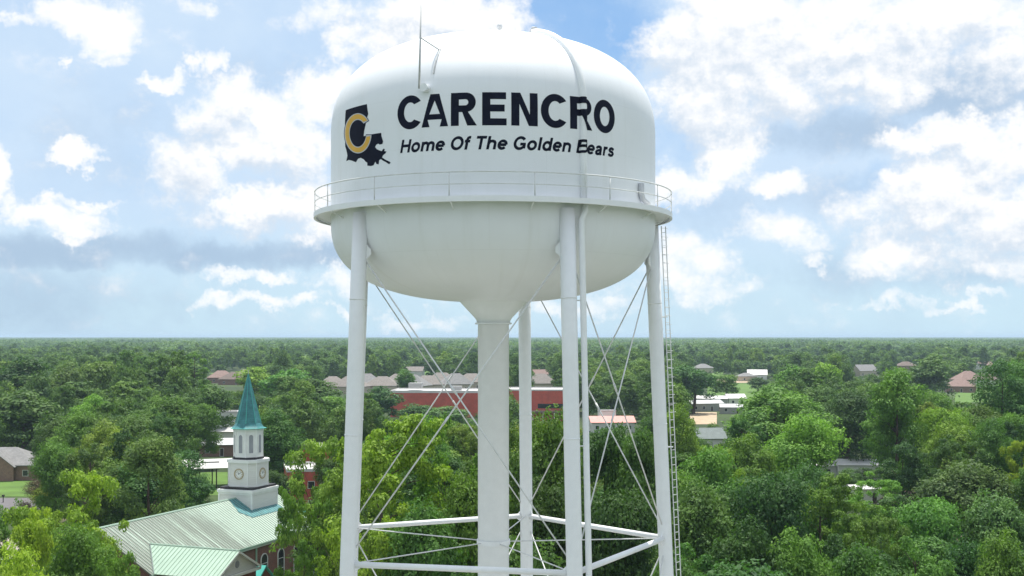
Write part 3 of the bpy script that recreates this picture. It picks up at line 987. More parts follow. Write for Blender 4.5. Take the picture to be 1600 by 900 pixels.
MB().box(WT - WHW, WT + WHW, wy1 + .02, wy1 + .29, EZ - .36, EZ - .12).build('cornice', M['white_paint'], ped)

# turquoise porch beside the wing and a turquoise roofed hall beyond the nave
def gable_block(parent, x0, x1, y0, y1, ez, rz, axis, wall_mat, roof_mat, ov=0.3, wname='annex_wall', rname='annex_roof', z0=0.0):
    """small gabled block; axis 'x' or 'y' = direction of the ridge"""
    m = MB()
    if axis == 'x':
        c = (y0 + y1) / 2
        m.add([(x0, y0, z0), (x1, y0, z0), (x1, y1, z0), (x0, y1, z0), (x0, y0, ez), (x1, y0, ez), (x1, y1, ez), (x0, y1, ez), (x0, c, rz), (x1, c, rz)],
              [(0, 1, 5, 4), (2, 3, 7, 6), (0, 4, 8, 7, 3), (1, 2, 6, 9, 5), (4, 5, 9, 8), (7, 8, 9, 6)])
    else:
        c = (x0 + x1) / 2
        m.add([(x0, y0, z0), (x1, y0, z0), (x1, y1, z0), (x0, y1, z0), (x0, y0, ez), (x1, y0, ez), (x1, y1, ez), (x0, y1, ez), (c, y0, rz), (c, y1, rz)],
              [(0, 4, 7, 3), (1, 2, 6, 5), (0, 1, 5, 8, 4), (2, 3, 7, 9, 6), (4, 8, 9, 7), (5, 6, 9, 8)])
    w = m.build(wname, M[wall_mat], parent)
    r = MB()
    if axis == 'x':
        h = (y1 - y0) / 2; k = (rz - ez) / h; up = 0.16
        slab(r, (x0 - ov, y0 - ov, ez - k * ov + up), (x1 + ov, y0 - ov, ez - k * ov + up), (x1 + ov, c, rz + up), (x0 - ov, c, rz + up))
        slab(r, (x0 - ov, y1 + ov, ez - k * ov + up), (x1 + ov, y1 + ov, ez - k * ov + up), (x1 + ov, c, rz + up), (x0 - ov, c, rz + up))
    else:
        h = (x1 - x0) / 2; k = (rz - ez) / h; up = 0.16
        slab(r, (x0 - ov, y0 - ov, ez - k * ov + up), (x0 - ov, y1 + ov, ez - k * ov + up), (c, y1 + ov, rz + up), (c, y0 - ov, rz + up))
        slab(r, (x1 + ov, y0 - ov, ez - k * ov + up), (x1 + ov, y1 + ov, ez - k * ov + up), (c, y1 + ov, rz + up), (c, y0 - ov, rz + up))
    rr = r.build(rname, M[roof_mat], parent)
    return w, rr
gable_block(CH, -16.6, -13.0, -11.6, -6.6, 5.7, 7.25, 'y', 'brick_red', 'turquoise_metal', wname='porch_wall', rname='porch_roof')
gable_block(CH, 8.0, 15.0, -4.5, 1.5, 6.2, 8.6, 'y', 'brick_red', 'turquoise_metal', wname='hall_wall', rname='hall_roof')

# dark teal saddle flashing where the steeple comes through the roof
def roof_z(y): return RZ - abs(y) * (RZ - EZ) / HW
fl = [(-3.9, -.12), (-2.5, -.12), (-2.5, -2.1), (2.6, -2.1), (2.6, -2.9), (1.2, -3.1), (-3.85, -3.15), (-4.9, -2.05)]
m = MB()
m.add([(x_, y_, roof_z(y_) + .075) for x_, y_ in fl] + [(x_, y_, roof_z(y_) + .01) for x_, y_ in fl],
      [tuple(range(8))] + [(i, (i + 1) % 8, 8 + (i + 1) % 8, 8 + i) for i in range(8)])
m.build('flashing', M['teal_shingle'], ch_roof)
# steeple
bx, by = 2.55, 2.15
BZ0, BZ1 = 9.0, 12.75
base = MB().box(-bx, bx, -by, by, BZ0, BZ1).build('steeple_base', M['white_siding'], CH)
MB().box(-bx - .18, bx + .18, -by - .18, by + .18, BZ1 - .22, BZ1 + .10).build('cornice', M['white_paint'], base)
MB().box(-bx - .08, bx + .08, -by - .08, by + .08, BZ1 - .45, BZ1 - .225).build('moulding', M['white_paint'], base)
MB().box(-bx + .12, bx - .12, -by + .0, by - .0, BZ1 + .104, BZ1 + .34).build('black_skirt', M['black_trim'], base)
for sx in (-1, 1):
    for sy in (-1, 1):
        MB().box(sx * bx - .09, sx * bx + .09, sy * by - .09, sy * by + .09, BZ0, BZ1 - .46).build('corner_board', M['white_paint'], base)

def octo(r, cut):
    """square of half-width r with its corners cut back by cut"""
    c = r - cut
    return [(r, -c), (r, c), (c, r), (-c, r), (-r, c), (-r, -c), (-c, -r), (c, -r)]
CZ0, CZ1 = BZ1 + .344, 16.05
cr, cc = 1.86, 0.70
cs = MB().prism(octo(cr, cc), CZ0, CZ1).build('clock_stage', M['white_siding'], CH)
MB().prism(octo(cr + .16, cc + .02), CZ1 - .28, CZ1 + .06).build('cornice', M['white_paint'], cs)
MB().prism(octo(cr + .07, cc + .02), CZ0 - .002, CZ0 + .2).build('plinth', M['white_paint'], cs)
MB().prism(octo(cr - .32, cc - .05), CZ1 + .064, CZ1 + .30).build('black_skirt', M['black_trim'], cs)
oc = octo(cr, cc)
for (px_, py_) in oc:
    MB().tube((px_ * 1.0, py_ * 1.0, CZ0 + .2), (px_, py_, CZ1 - .29), 0.07, n=6).build('corner_board', M['white_paint'], cs)
for ang in (0, 90, 180, 270):
    a = math.radians(ang)
    ux, uy = math.cos(a), math.sin(a)
    tx, ty = -uy, ux
    zc = (CZ0 + CZ1) / 2 - .05
    def P(u, v, o): return (ux * (cr + o) + tx * u, uy * (cr + o) + ty * u, zc + v)
    # clock: gold rim, pale dial, hour marks, two hands
    n = 28
    rim = MB(); vs = []; fs = []
    for k in range(n):
        t = 2 * math.pi * k / n
        for (rr, oo) in ((.62, 0.0), (.62, .07), (.50, .07), (.50, .02)):
            vs.append(P(rr * math.cos(t), rr * math.sin(t), oo))
    for k in range(n):
        j = (k + 1) % n
        for q in range(3):
            fs.append((k * 4 + q, j * 4 + q, j * 4 + q + 1, k * 4 + q + 1))
    clock = rim.add(vs, fs).build('clock', M['clock_gold'], cs)
    MB().add([P(.505 * math.cos(2 * math.pi * k / n), .505 * math.sin(2 * math.pi * k / n), .025) for k in range(n)], [tuple(range(n))]).build('dial', M['white_paint'], clock)
    for k in range(12):
        t = math.radians(30 * k)
        c, s_ = math.cos(t), math.sin(t)
        q = [(.32, -.035), (.46, -.035), (.46, .035), (.32, .035)]
        MB().add([P(r_ * c - w_ * s_, r_ * s_ + w_ * c, .035) for r_, w_ in q], [(0, 1, 2, 3)]).build('hour_mark', M['clock_gold'], clock)
    for t, L in ((math.radians(115), .27), (math.radians(35), .40)):
        c, s_ = math.cos(t), math.sin(t)
        MB().add([P(r_ * c - w_ * s_, r_ * s_ + w_ * c, .045) for r_, w_ in ((-.05, -.03), (L, -.018), (L, .018), (-.05, .03))], [(0, 1, 2, 3)]).build('hand', M['black_trim'], clock)

HZ0, HZ1 = CZ1 + .304, 19.55
hr = 1.50; hc = hr * (1 - math.tan(math.pi / 8))
bf = MB().prism(octo(hr, hc), HZ0, HZ1).build('belfry', M['white_paint'], CH)
for k in range(8):
    a = math.radians(45 * k)
    ux, uy = math.cos(a), math.sin(a); tx, ty = -uy, ux
    ap = hr
    arch_frame(bf, 'white_paint', 'louver', 0.62, 2.2, lambda u, v, o, ux=ux, uy=uy, tx=tx, ty=ty: (ux * (hr + o) + tx * u, uy * (hr + o) + ty * u, HZ0 + .42 + v), 0.06, 0.07, 'louver_opening', nmullion=False)
for k in range(8):
    a = math.radians(45 * k + 22.5)
    r = hr / math.cos(math.pi / 8)
    MB().tube((r * math.cos(a), r * math.sin(a), HZ0), (r * math.cos(a), r * math.sin(a), HZ1 - .2), 0.08, n=6).build('corner_post', M['white_paint'], bf)
def oct8(r): return octo(r, r * (1 - math.tan(math.pi / 8)))
MB().prism(oct8(hr + .12), HZ1 - .22, HZ1 + .02).build('cornice', M['white_paint'], bf)
sp = MB()
levels = [(1.86, HZ1 + .024), (1.72, HZ1 + .10), (1.52, HZ1 + .30), (1.34, HZ1 + .62), (0.03, 25.75)]
vs = [(x_, y_, z_) for r_, z_ in levels for x_, y_ in oct8(r_)]
fs = [(j * 8 + k, j * 8 + (k + 1) % 8, (j + 1) * 8 + (k + 1) % 8, (j + 1) * 8 + k) for j in range(len(levels) - 1) for k in range(8)] + [tuple(range(8))[::-1], tuple(range(32, 40))]
spire = sp.add(vs, fs).build('spire', M['teal_shingle'], CH)
for k in range(8):
    a = Vector(vs[24 + k]); b = Vector(vs[32 + k])
    MB().tube(a, b, 0.05, 0.02, n=5).build('hip_trim', M['turquoise_metal'], spire)
MB().prism(oct8(1.93), HZ1 + .021, HZ1 + .075).build('flared_edge', M['turquoise_metal'], spire)
MB().tube((0, 0, 25.7), (0, 0, 26.25), 0.03, n=6).build('finial', M['antenna'], spire)

# ------------------------------------------------------------------ houses and other buildings
def wbox(parent, mat, pane, u0, u1, z0, z1, place, name='window'):
    """flat-headed window: proud frame, recessed pane"""
    def bxm(a0, a1, b0, b1, o0, o1):
        m = MB()
        m.add([place(a0, b0, o0), place(a1, b0, o0), place(a1, b1, o0), place(a0, b1, o0), place(a0, b0, o1), place(a1, b0, o1), place(a1, b1, o1), place(a0, b1, o1)],
              [(0, 3, 2, 1), (4, 5, 6, 7), (0, 1, 5, 4), (1, 2, 6, 5), (2, 3, 7, 6), (3, 0, 4, 7)])
        return m
    m = MB(); f = 0.08
    for a0, a1, b0, b1 in ((u0, u1, z0, z0 + f), (u0, u1, z1 - f, z1), (u0, u0 + f, z0 + f, z1 - f), (u1 - f, u1, z0 + f, z1 - f)):
        q = bxm(a0, a1, b0, b1, -0.01, 0.06); m.add(q.v, q.f)
    w = m.build(name, M[mat], parent)
    bxm(u0 + f, u1 - f, z0 + f, z1 - f, -0.01, 0.02).build('pane', M[pane], w)
    return w

FOOT = []       # (x, y, radius): ground kept free of trees
def house(label, px, d, w, l, hh, rh, rot, wall_mat, roof_mat, style='hip', cat='house', name='house', group=None, chimney=False, gable_front=False, nwin=3, ov=0.45):
    """w along local x, l along local y; local -y is the side that looks at the camera when rot = 0"""
    x = gx(px, d)
    FOOT.append((x, d, 0.56 * math.hypot(w, l) + 1.0))
    H = empty(name, (x, d, 0), math.radians(rot), label, cat, group)
    a, b = w / 2, l / 2
    wl = MB().box(-a, a, -b, b, 0, hh).build('wall', M[wall_mat], H)
    if style == 'gable':
        m = MB(); m.add([(-a, -b, hh), (a, -b, hh), (a, b, hh), (-a, b, hh), (-a, 0, hh + rh - .12), (a, 0, hh + rh - .12)], [(0, 4, 3), (1, 2, 5), (0, 1, 5, 4), (3, 4, 5, 2), (0, 3, 2, 1)])
        m.build('gable', M[wall_mat], wl)
        r = MB(); k = rh / b
        A, B = a + ov, b + ov
        slab(r, (-A, -B, hh - k * ov + .1), (A, -B, hh - k * ov + .1), (A, 0, hh + rh + .1), (-A, 0, hh + rh + .1))
        slab(r, (-A, B, hh - k * ov + .1), (A, B, hh - k * ov + .1), (A, 0, hh + rh + .1), (-A, 0, hh + rh + .1))
        rf_ = r.build('roof', M[roof_mat], H)
    elif style == 'hip':
        A, B = a + ov, b + ov
        r = MB(); k = max(0.2, A - B)
        r.add([(-A, -B, hh - .05), (A, -B, hh - .05), (A, B, hh - .05), (-A, B, hh - .05), (-A, -B, hh + .12), (A, -B, hh + .12), (A, B, hh + .12), (-A, B, hh + .12), (-k, 0, hh + rh), (k, 0, hh + rh)],
              [(0, 3, 2, 1), (0, 1, 5, 4), (1, 2, 6, 5), (2, 3, 7, 6), (3, 0, 4, 7), (4, 5, 9, 8), (6, 7, 8, 9), (5, 6, 9), (7, 4, 8)])
        rf_ = r.build('roof', M[roof_mat], H)
        if gable_front:
            gw = w * .24
            m = MB(); m.add([(-gw, -b - 1.2, 0), (gw, -b - 1.2, 0), (gw, -b + .1, 0), (-gw, -b + .1, 0), (-gw, -b - 1.2, hh), (gw, -b - 1.2, hh), (gw, -b + .1, hh), (-gw, -b + .1, hh), (0, -b - 1.2, hh + gw * .8)],
                           [(0, 1, 5, 8, 4), (1, 2, 6, 5), (0, 4, 7, 3)])
            bay = m.build('front_bay', M[wall_mat], H)
            r2 = MB()
            for s in (-1, 1):
                slab(r2, (s * (gw + .35), -b - 1.5, hh - .18), (s * (gw + .35), -b + gw * 1.1, hh - .18), (0, -b + gw * 2.2, hh + gw * .8 + .12), (0, -b - 1.5, hh + gw * .8 + .12))
            r2.build('bay_roof', M[roof_mat], bay)
            wbox(bay, 'white_paint', 'glass', -.8, .8, .9, 2.3, lambda u, v, o: (u, -b - 1.2 - o, v))
    else:
        rf_ = MB().box(-a + .25, a - .25, -b + .25, b - .25, hh + .001, hh + .12).build('roof', M[roof_mat], H)
        cp_ = MB()
        for q in ((-a - .08, a + .08, -b - .08, -b + .25), (-a - .08, a + .08, b - .25, b + .08), (-a - .08, -a + .25, -b + .25, b - .25), (a - .25, a + .08, -b + .25, b - .25)):
            cp_.box(q[0], q[1], q[2], q[3], hh + .002, hh + .5)
        cp_.build('parapet', M['roof_white'], rf_)
    if chimney:
        MB().box(a * .3, a * .3 + .8, .2, 1.0, hh + .3, hh + rh + 1.0).build('chimney', M['brick_red'], rf_)
    storeys = max(1, int(hh // 3))
    for s in range(storeys):
        z0 = 0.9 + s * 3.1
        for i in range(nwin):
            u = -a + (i + .5) * w / nwin
            if gable_front and abs(u) < w * .25: continue
            if i == nwin // 2 and s == 0 and not gable_front:
                wbox(wl, 'white_paint', 'dark_wood', u - .5, u + .5, 0.02, 2.1, lambda p, q, o: (p, -b - o, q), 'door')
            else:
                wbox(wl, 'white_paint', 'glass', u - .6, u + .6, z0, z0 + 1.3, lambda p, q, o: (p, -b - o, q))
        for side in (-1, 1):
            for i in range(max(1 if nwin else 0, nwin - 2)):
                u = -b + (i + .5) * l / max(1, nwin - 2)
                wbox(wl, 'white_paint', 'glass', u - .6, u + .6, z0, z0 + 1.3, lambda p, q, o, side=side: (side * (a + o), p, q))
    return H

house('brown brick house with grey hip roof and gabled bay facing the lawn at far left', 12, 252, 15, 11, 3.1, 3.4, 3, 'brick_brown', 'roof_grey', gable_front=True, nwin=4)
# school: long red brick block in two heights
S = house('long red brick school building with white parapet behind the central column', 688, 452, 35, 22, 9.4, 0, -3, 'brick_school', 'roof_white', 'flat', 'school', 'school_building', nwin=0)
S2 = house('taller red brick school block with dark entrance canopy between the two right columns', 838, 430, 23, 20, 10.8, 0, -4, 'brick_school', 'roof_white', 'flat', 'school', 'school_building', nwin=0)
MB().box(-1, 11, -13.5, -10.05, 3.2, 3.8).build('canopy', M['roof_brown'], S2)
MB().box(1, 10.6, -10.06, -10.01, 4.6, 6.2).build('window_band', M['glass'], S2)
for xx in (-13, -6.5, 0.5, 7, 13):
    MB().box(xx - .35, xx + .35, -11.14, -11.005, 0.3, 9.0).build('pilaster', M['brick_school'], S)
MB().box(-17.6, 17.6, -11.1, -11.006, 9.0, 9.38).build('cornice', M['roof_white'], S)
for xx in (-0.6, 3, 7, 10.6):
    MB().tube((xx, -13.2, 0), (xx, -13.2, 3.2), .15, n=8).build('canopy_post', M['white_paint'], S2)
MB().box(-12, -7, -2, 3, 10.52, 12.3).build('rooftop_unit', M['grey_siding'], S)
MB().box(4, 8, 0, 4, 9.72, 11.1).build('rooftop_unit', M['grey_siding'], S)
house('low red brick building with white coping just right of the steeple', 470, 208, 5.4, 12, 6.9, 0, 14, 'brick_school', 'roof_white', 'flat', 'building', 'brick_building', nwin=2)
house('red brick building with pale flat roof behind the olive tree left of the tower leg', 500, 262, 7, 10, 5.6, 0, 8, 'brick_school', 'roof_white', 'flat', 'building', 'brick_building', nwin=3)
house('pink roofed building with a white upper part seen between the two right columns', 955, 375, 13.5, 9, 3.2, 1.6, 4, 'white_siding', 'roof_pink', 'gable', 'building', 'building', nwin=4)
house('small white flat roofed box standing behind the pink roof', 948, 386, 5.4, 4, 5.6, 0, 4, 'white_paint', 'roof_white', 'flat', 'shed', 'shed', nwin=2)
house('slate green roofed cottage with white wall right of the ladder', 1100, 312, 9.5, 7.5, 3.6, 2.3, 6, 'white_siding', 'roof_slate', 'gable', nwin=3)
house('long silver roofed mobile home by the sandy path', 1100, 478, 14, 7, 3.2, 1.2, 18, 'grey_siding', 'roof_silver', 'gable', 'mobile home', 'mobile_home', nwin=4, ov=.25)
house('white roofed mobile home in front of the distant lawn', 1113, 515, 13, 6.5, 3.2, 1.1, -12, 'grey_siding', 'roof_white', 'gable', 'mobile home', 'mobile_home', nwin=3, ov=.25)
house('small white roofed cabin right of the mobile homes', 1148, 520, 8, 6.5, 3.2, 1.6, 10, 'white_siding', 'roof_white', 'gable', 'cabin', 'cabin', nwin=2)
house('grey shed with pale roof beside the sandy path', 1143, 462, 9, 6, 2.6, 1.1, -8, 'grey_siding', 'roof_silver', 'gable', 'shed', 'shed', nwin=2, ov=.2)
house('white roofed house beyond the distant lawn behind a round tree', 1183, 830, 13, 10, 3.6, 3.2, -10, 'white_siding', 'roof_white', 'gable', nwin=2)
house('grey roofed house at the far edge of the distant lawn', 1166, 800, 12, 9, 3.2, 2.4, 10, 'tan_siding', 'roof_grey', 'hip', nwin=2)
house('grey roofed house high among the woods left of the tall tree', 1350, 905, 17, 11, 4.2, 4.4, 24, 'tan_siding', 'roof_grey', 'gable', nwin=3)
house('rose brown hip roofed house beside the bright lawn at right', 1500, 640, 15, 11, 3.2, 4.0, -14, 'brick_brown', 'roof_rose', 'hip', nwin=3)
house('rose roofed house behind the one by the bright right lawn', 1512, 705, 16, 12, 4.4, 5.2, 12, 'tan_siding', 'roof_rose', 'hip', nwin=3)
house('pale walled house with brown roof left of the tall right edge tree', 1545, 690, 14, 10, 5.0, 3.2, -20, 'white_siding', 'roof_brown', 'gable', nwin=3)
house('small white gabled house highest among the trees at far right', 1538, 1020, 12, 9, 5.0, 3.4, 10, 'white_siding', 'roof_rose', 'gable', nwin=2)
# white roofs that glint through the canopy at right
house('long low white roofed house glinting through the canopy below the round pine', 1243, 252, 15, 8, 2.9, 1.0, 6, 'white_siding', 'roof_white', 'gable', nwin=4)
house('white roofed trailer under the dark tall tree at right', 1345, 250, 10.5, 7, 3.2, .9, -4, 'white_siding', 'roof_white', 'gable', 'mobile home', 'mobile_home', nwin=3, ov=.2)
house('small white carport roof below the white trailer', 1347, 214, 5.2, 4.6, 2.7, .5, 8, 'white_siding', 'roof_white', 'gable', 'carport', 'carport', nwin=2, ov=.2)
house('rose brown roof peeping out under the dark bush at right', 1432, 192, 9, 7.5, 3.0, 2.0, 20, 'brick_brown', 'roof_rose', 'gable', nwin=3)
house('rose roofed house half buried in trees near the lower right', 1478, 152, 8, 7, 2.9, 1.8, -15, 'brick_brown', 'roof_rose', 'gable', nwin=3)
# roofs around the church
house('white flat roofed building peeping left of the teal spire', 352, 372, 8, 7, 6.2, 0, 10, 'white_siding', 'roof_white', 'flat', 'building', 'building', nwin=2)
house('low tan building with pale grey roof left of the belfry', 338, 300, 14, 8, 3.0, 1.2, 8, 'brick_brown', 'roof_silver', 'gable', 'building', 'building', nwin=4)
house('white roofed annex left of the spire foot', 352, 328, 9, 7, 4.0, .9, -6, 'white_siding', 'roof_white', 'gable', 'building', 'building', nwin=2)
for i, (px_, d_, w_, r_, mt, tx_) in enumerate([
        (346, 770, 17, 10, 'roof_rose', 'left'), (366, 740, 16, -12, 'roof_brown', 'middle'), (385, 800, 17, 6, 'roof_taupe', 'right')]):
    house('brown roofed suburban house far behind the teal spire, %s of three' % tx_, px_, d_, w_, 12, 3.4, 4.6, r_, 'brick_brown', mt, 'hip', nwin=2)
# estate of taupe roofs behind the school, left to right
EST = [(520, 640, 17, 8), (548, 628, 18, -10), (574, 655, 17, 20), (598, 640, 18, -6), (622, 668, 17, 14), (644, 640, 18, -16), (667, 655, 18, 8), (690, 690, 19, -4), (712, 660, 18, 12), (737, 690, 19, -10), (845, 670, 18, 6)]
ORD = ['first', 'second', 'third', 'fourth', 'fifth', 'sixth', 'seventh', 'eighth', 'ninth', 'tenth', 'eleventh', 'twelfth', 'thirteenth', 'fourteenth', 'fifteenth', 'sixteenth', 'seventeenth', 'eighteenth', 'nineteenth', 'twentieth']
for i, (px_, d_, w_, r_) in enumerate(EST):
    house('%s taupe roofed estate house from the left in the row behind the school' % ORD[i], px_, d_, w_, 13, 3.6, 5.0 + .5 * (i % 3), r_, 'tan_siding', ['roof_taupe', 'roof_taupe', 'roof_grey'][i % 3], 'hip', nwin=2, group='estate houses behind the school')
house('white gabled cottage between the trees left of the central column', 588, 330, 9, 7, 3.4, 2.2, 80, 'white_siding', 'roof_grey', 'gable', nwin=2)
house('small red and white house between the far trees right of the rear leg', 846, 820, 12, 9, 4.2, 3.0, 8, 'white_siding', 'roof_rose', 'gable', nwin=2)
house('white walled house in the woods above the school', 648, 860, 13, 9, 5.2, 3.0, -6, 'white_siding', 'roof_taupe', 'gable', nwin=2)

house('distant grey roofed house above the mobile homes', 1098, 980, 15, 11, 4.0, 3.6, 22, 'tan_siding', 'roof_grey', 'hip', nwin=2)
house('distant brown roofed house right of the far domed tree', 1415, 1060, 16, 11, 4.0, 3.8, 8, 'brick_brown', 'roof_brown', 'hip', nwin=2)
# open pavilion with a pale metal roof left of the steeple
PV = empty('pavilion', (gx(322, 236), 236, 0), math.radians(20), 'open sided pavilion with pale metal roof left of the steeple', 'pavilion')
FOOT.append((gx(322, 236), 236, 6.5))
pr = MB()
slab(pr, (-5.2, -4.4, 4.2), (5.2, -4.4, 4.2), (5.2, 0, 5.6), (-5.2, 0, 5.6), .15)
slab(pr, (-5.2, 4.4, 4.2), (5.2, 4.4, 4.2), (5.2, 0, 5.6), (-5.2, 0, 5.6), .15)
pvr = pr.build('roof', M['roof_white'], PV)
MB().box(-2.6, 2.4, -1.9, -1.3, 5.02, 5.25).build('roof_vent', M['grey_siding'], pvr)
for xx in (-4.8, -1.6, 1.6, 4.8):
    for yy in (-4.0, 4.0):
        MB().tube((xx, yy, 0), (xx, yy, 4.2), .12, n=8).build('post', M['dark_wood'], PV)

# ------------------------------------------------------------------ cars
def wheel(parent, x, y):
    w = MB().tube((x, y - .11, .33), (x, y + .11, .33), .33, n=18).build('wheel', M['tyre'], parent)
    MB().tube((x, y - .125, .33), (x, y + .125, .33), .2, n=12).build('rim', M['rim'], w)
def car(px_, d, rot, paint, label):
    x = gx(px_, d)
    C_ = empty('parked_car', (x, d, .045), math.radians(rot), label, 'car')
    FOOT.append((x, d, 3.0))
    # body lofted along its length: (x, half width low, half width high, sill, beltline)
    st = [(-2.25, .70, .72, .42, .72), (-2.15, .84, .82, .26, .92), (-1.2, .88, .86, .24, .98), (.4, .88, .86, .24, .95), (1.4, .87, .83, .24, .86), (2.05, .82, .76, .28, .74), (2.25, .68, .66, .40, .60)]
    vs, fs = [], []
    for (xx, a, b, z0, z1) in st:
        zm = (z0 + z1) / 2
        vs += [(xx, -a * .9, z0), (xx, -a, zm), (xx, -b * .93, z1), (xx, b * .93, z1), (xx, a, zm), (xx, a * .9, z0)]
    for i in range(len(st) - 1):
        for k in range(6):
            fs.append((i * 6 + k, i * 6 + (k + 1) % 6, (i + 1) * 6 + (k + 1) % 6, (i + 1) * 6 + k))
    fs += [tuple(range(6)), tuple(range((len(st) - 1) * 6, len(st) * 6))]
    body = MB().add(vs, fs).build('body', M[paint], C_, smooth=True)
    cabin = [(-1.75, .74, .95), (-1.15, .60, 1.40), (.15, .60, 1.43), (.95, .74, .92)]
    cb = MB()
    vs = []
    for (xx, a, z) in cabin: vs += [(xx, -a, z), (xx, a, z)]
    b0 = [(-1.75, -.80, .93), (-1.75, .80, .93), (.95, -.78, .90), (.95, .78, .90)]
    cb.add(vs + b0, [(0, 1, 3, 2), (2, 3, 5, 4), (4, 5, 7, 6), (8, 0, 2, 4, 6, 10), (9, 11, 7, 5, 3, 1)])
    cb.build('glasshouse', M['glass'], body)
    MB().box(-1.12, .12, -.59, .59, 1.405, 1.46).build('roof_panel', M[paint], body)
    for s in (-1, 1):
        MB().box(2.12, 2.26, s * .55 - .13, s * .55 + .13, .56, .68).build('headlight', M['white_paint'], body)
    for sx in (-1.4, 1.35):
        for sy in (-.82, .82):
            wheel(C_, sx, sy)
car(52, 159, 20, 'car_white', 'white car parked between the trees left of the church')
car(14, 152, 12, 'car_silver', 'silver car parked at the lower left corner')
car(487, 318, 10, 'car_red', 'red car parked behind the brick building right of the steeple')
car(505, 306, -15, 'car_red', 'dark red car nearest the olive tree behind the brick buildings')
car(1452, 712, 5, 'car_white', 'white car left of the right hand lawn')
car(1466, 700, 12, 'car_blue', 'blue car beside a white one near the right hand lawn')
car(1498, 150, 30, 'car_white', 'white car half hidden under trees at the lower right')
car(1535, 146, -20, 'car_silver', 'silver car on the concrete under the right edge trees')

# utility pole among the trees left of the church
UP = empty('utility_pole', (gx(148, 205), 205, 0), 0, 'weathered wooden utility pole in front of the dark trees at left', 'pole')
MB().path([(0, 0, 0), (0, 0, 8), (.1, 0, 14.5)], [.19, .16, .12], 10).build('post', M['bark_pale'], UP, smooth=True)
MB().box(-1.2, 1.2, -.06, .06, 13.2, 13.36).build('crossarm', M['bark_pale'], UP)
for xx in (-1.0, -.35, .45, 1.05):
    MB().tube((xx, 0, 13.365), (xx, 0, 13.56), .05, n=6).build('insulator', M['grey_pipe'], UP)
FOOT.append((gx(148, 205), 205, 1.5))
# mailbox post by the road at the far left
PB = empty('letter_box', (gx(5, 214), 214, 0), 0, 'dark post mounted letter box beside the road at left', 'letter box')
MB().box(-.06, .06, -.06, .06, 0, 1.1).build('post', M['dark_wood'], PB)
MB().box(-.14, .14, -.3, .3, 1.104, 1.4).build('box', M['black_trim'], PB)

# ------------------------------------------------------------------ trees
def leaf_material(name, far=False):
    m = bpy.data.materials.new(name)
    m.use_nodes = True
    t = m.node_tree
    t.nodes.clear()
    g = NT(t)
    oi = g.n('ShaderNodeObjectInfo')
    isl = g.n('ShaderNodeNewGeometry').outputs['Random Per Island']
    P = g.n('ShaderNodeTexCoord').outputs['Object']
    if far:
        ramp = g.n('ShaderNodeValToRGB')
        e = ramp.color_ramp.elements
        e[0].position, e[0].color = 0.0, (0.042, 0.092, 0.026, 1)
        e[1].position, e[1].color = 1.0, (0.118, 0.195, 0.040, 1)
        for ps, c in ((.25, (0.075, 0.145, 0.036, 1)), (.5, (0.056, 0.112, 0.040, 1)), (.75, (0.098, 0.175, 0.040, 1))):
            q = ramp.color_ramp.elements.new(ps); q.color = c
        lo = g.noise(oi.outputs['Location'], 0.006, 3.0, 0.6)          # stands of different trees
        g.put(ramp.inputs[0], g.m('ADD', g.m('MULTIPLY', oi.outputs['Random'], 0.75), g.lin(lo, 0.3, 0.7, -0.25, 0.5)))
        col = ramp.outputs[0]
    else:
        col = oi.outputs['Color']
    n1 = g.noise(P, 0.42, 3.0, 0.55)
    young = g.v('MULTIPLY', col, (1.45, 1.38, 1.0))          # fresh, yellower shoots
    old = g.v('MULTIPLY', col, (0.62, 0.72, 0.90))           # older, bluer leaves
    c = g.mix(g.sstep(n1, 0.30, 0.70), old, young)
    c = g.mix(g.m('MULTIPLY', isl, 0.55), c, g.v('MULTIPLY', col, (1.15, 1.12, 0.85)))
    c = g.v('MULTIPLY', g.v('SCALE', c, scale=g.lin(isl, 0.0, 1.0, 1.0, 1.40)), (1.10, 1.04, 0.92))
    df = g.n('ShaderNodeBsdfPrincipled')
    g.put(df.inputs['Base Color'], c)
    df.inputs['Roughness'].default_value = 0.62
    df.inputs['Specular IOR Level'].default_value = 0.25
    tr = g.n('ShaderNodeBsdfTranslucent')
    g.put(tr.inputs['Color'], g.v('MULTIPLY', c, (1.2, 1.35, 0.65)))
    mx = g.n('ShaderNodeMixShader')
    mx.inputs[0].default_value = 0.30
    t.links.new(df.outputs[0], mx.inputs[1]); t.links.new(tr.outputs[0], mx.inputs[2])
    out = g.n('ShaderNodeOutputMaterial')
    t.links.new(mx.outputs[0], out.inputs['Surface'])
    return m
M['foliage'] = leaf_material('foliage')
M['foliage_far'] = leaf_material('foliage_far', True)

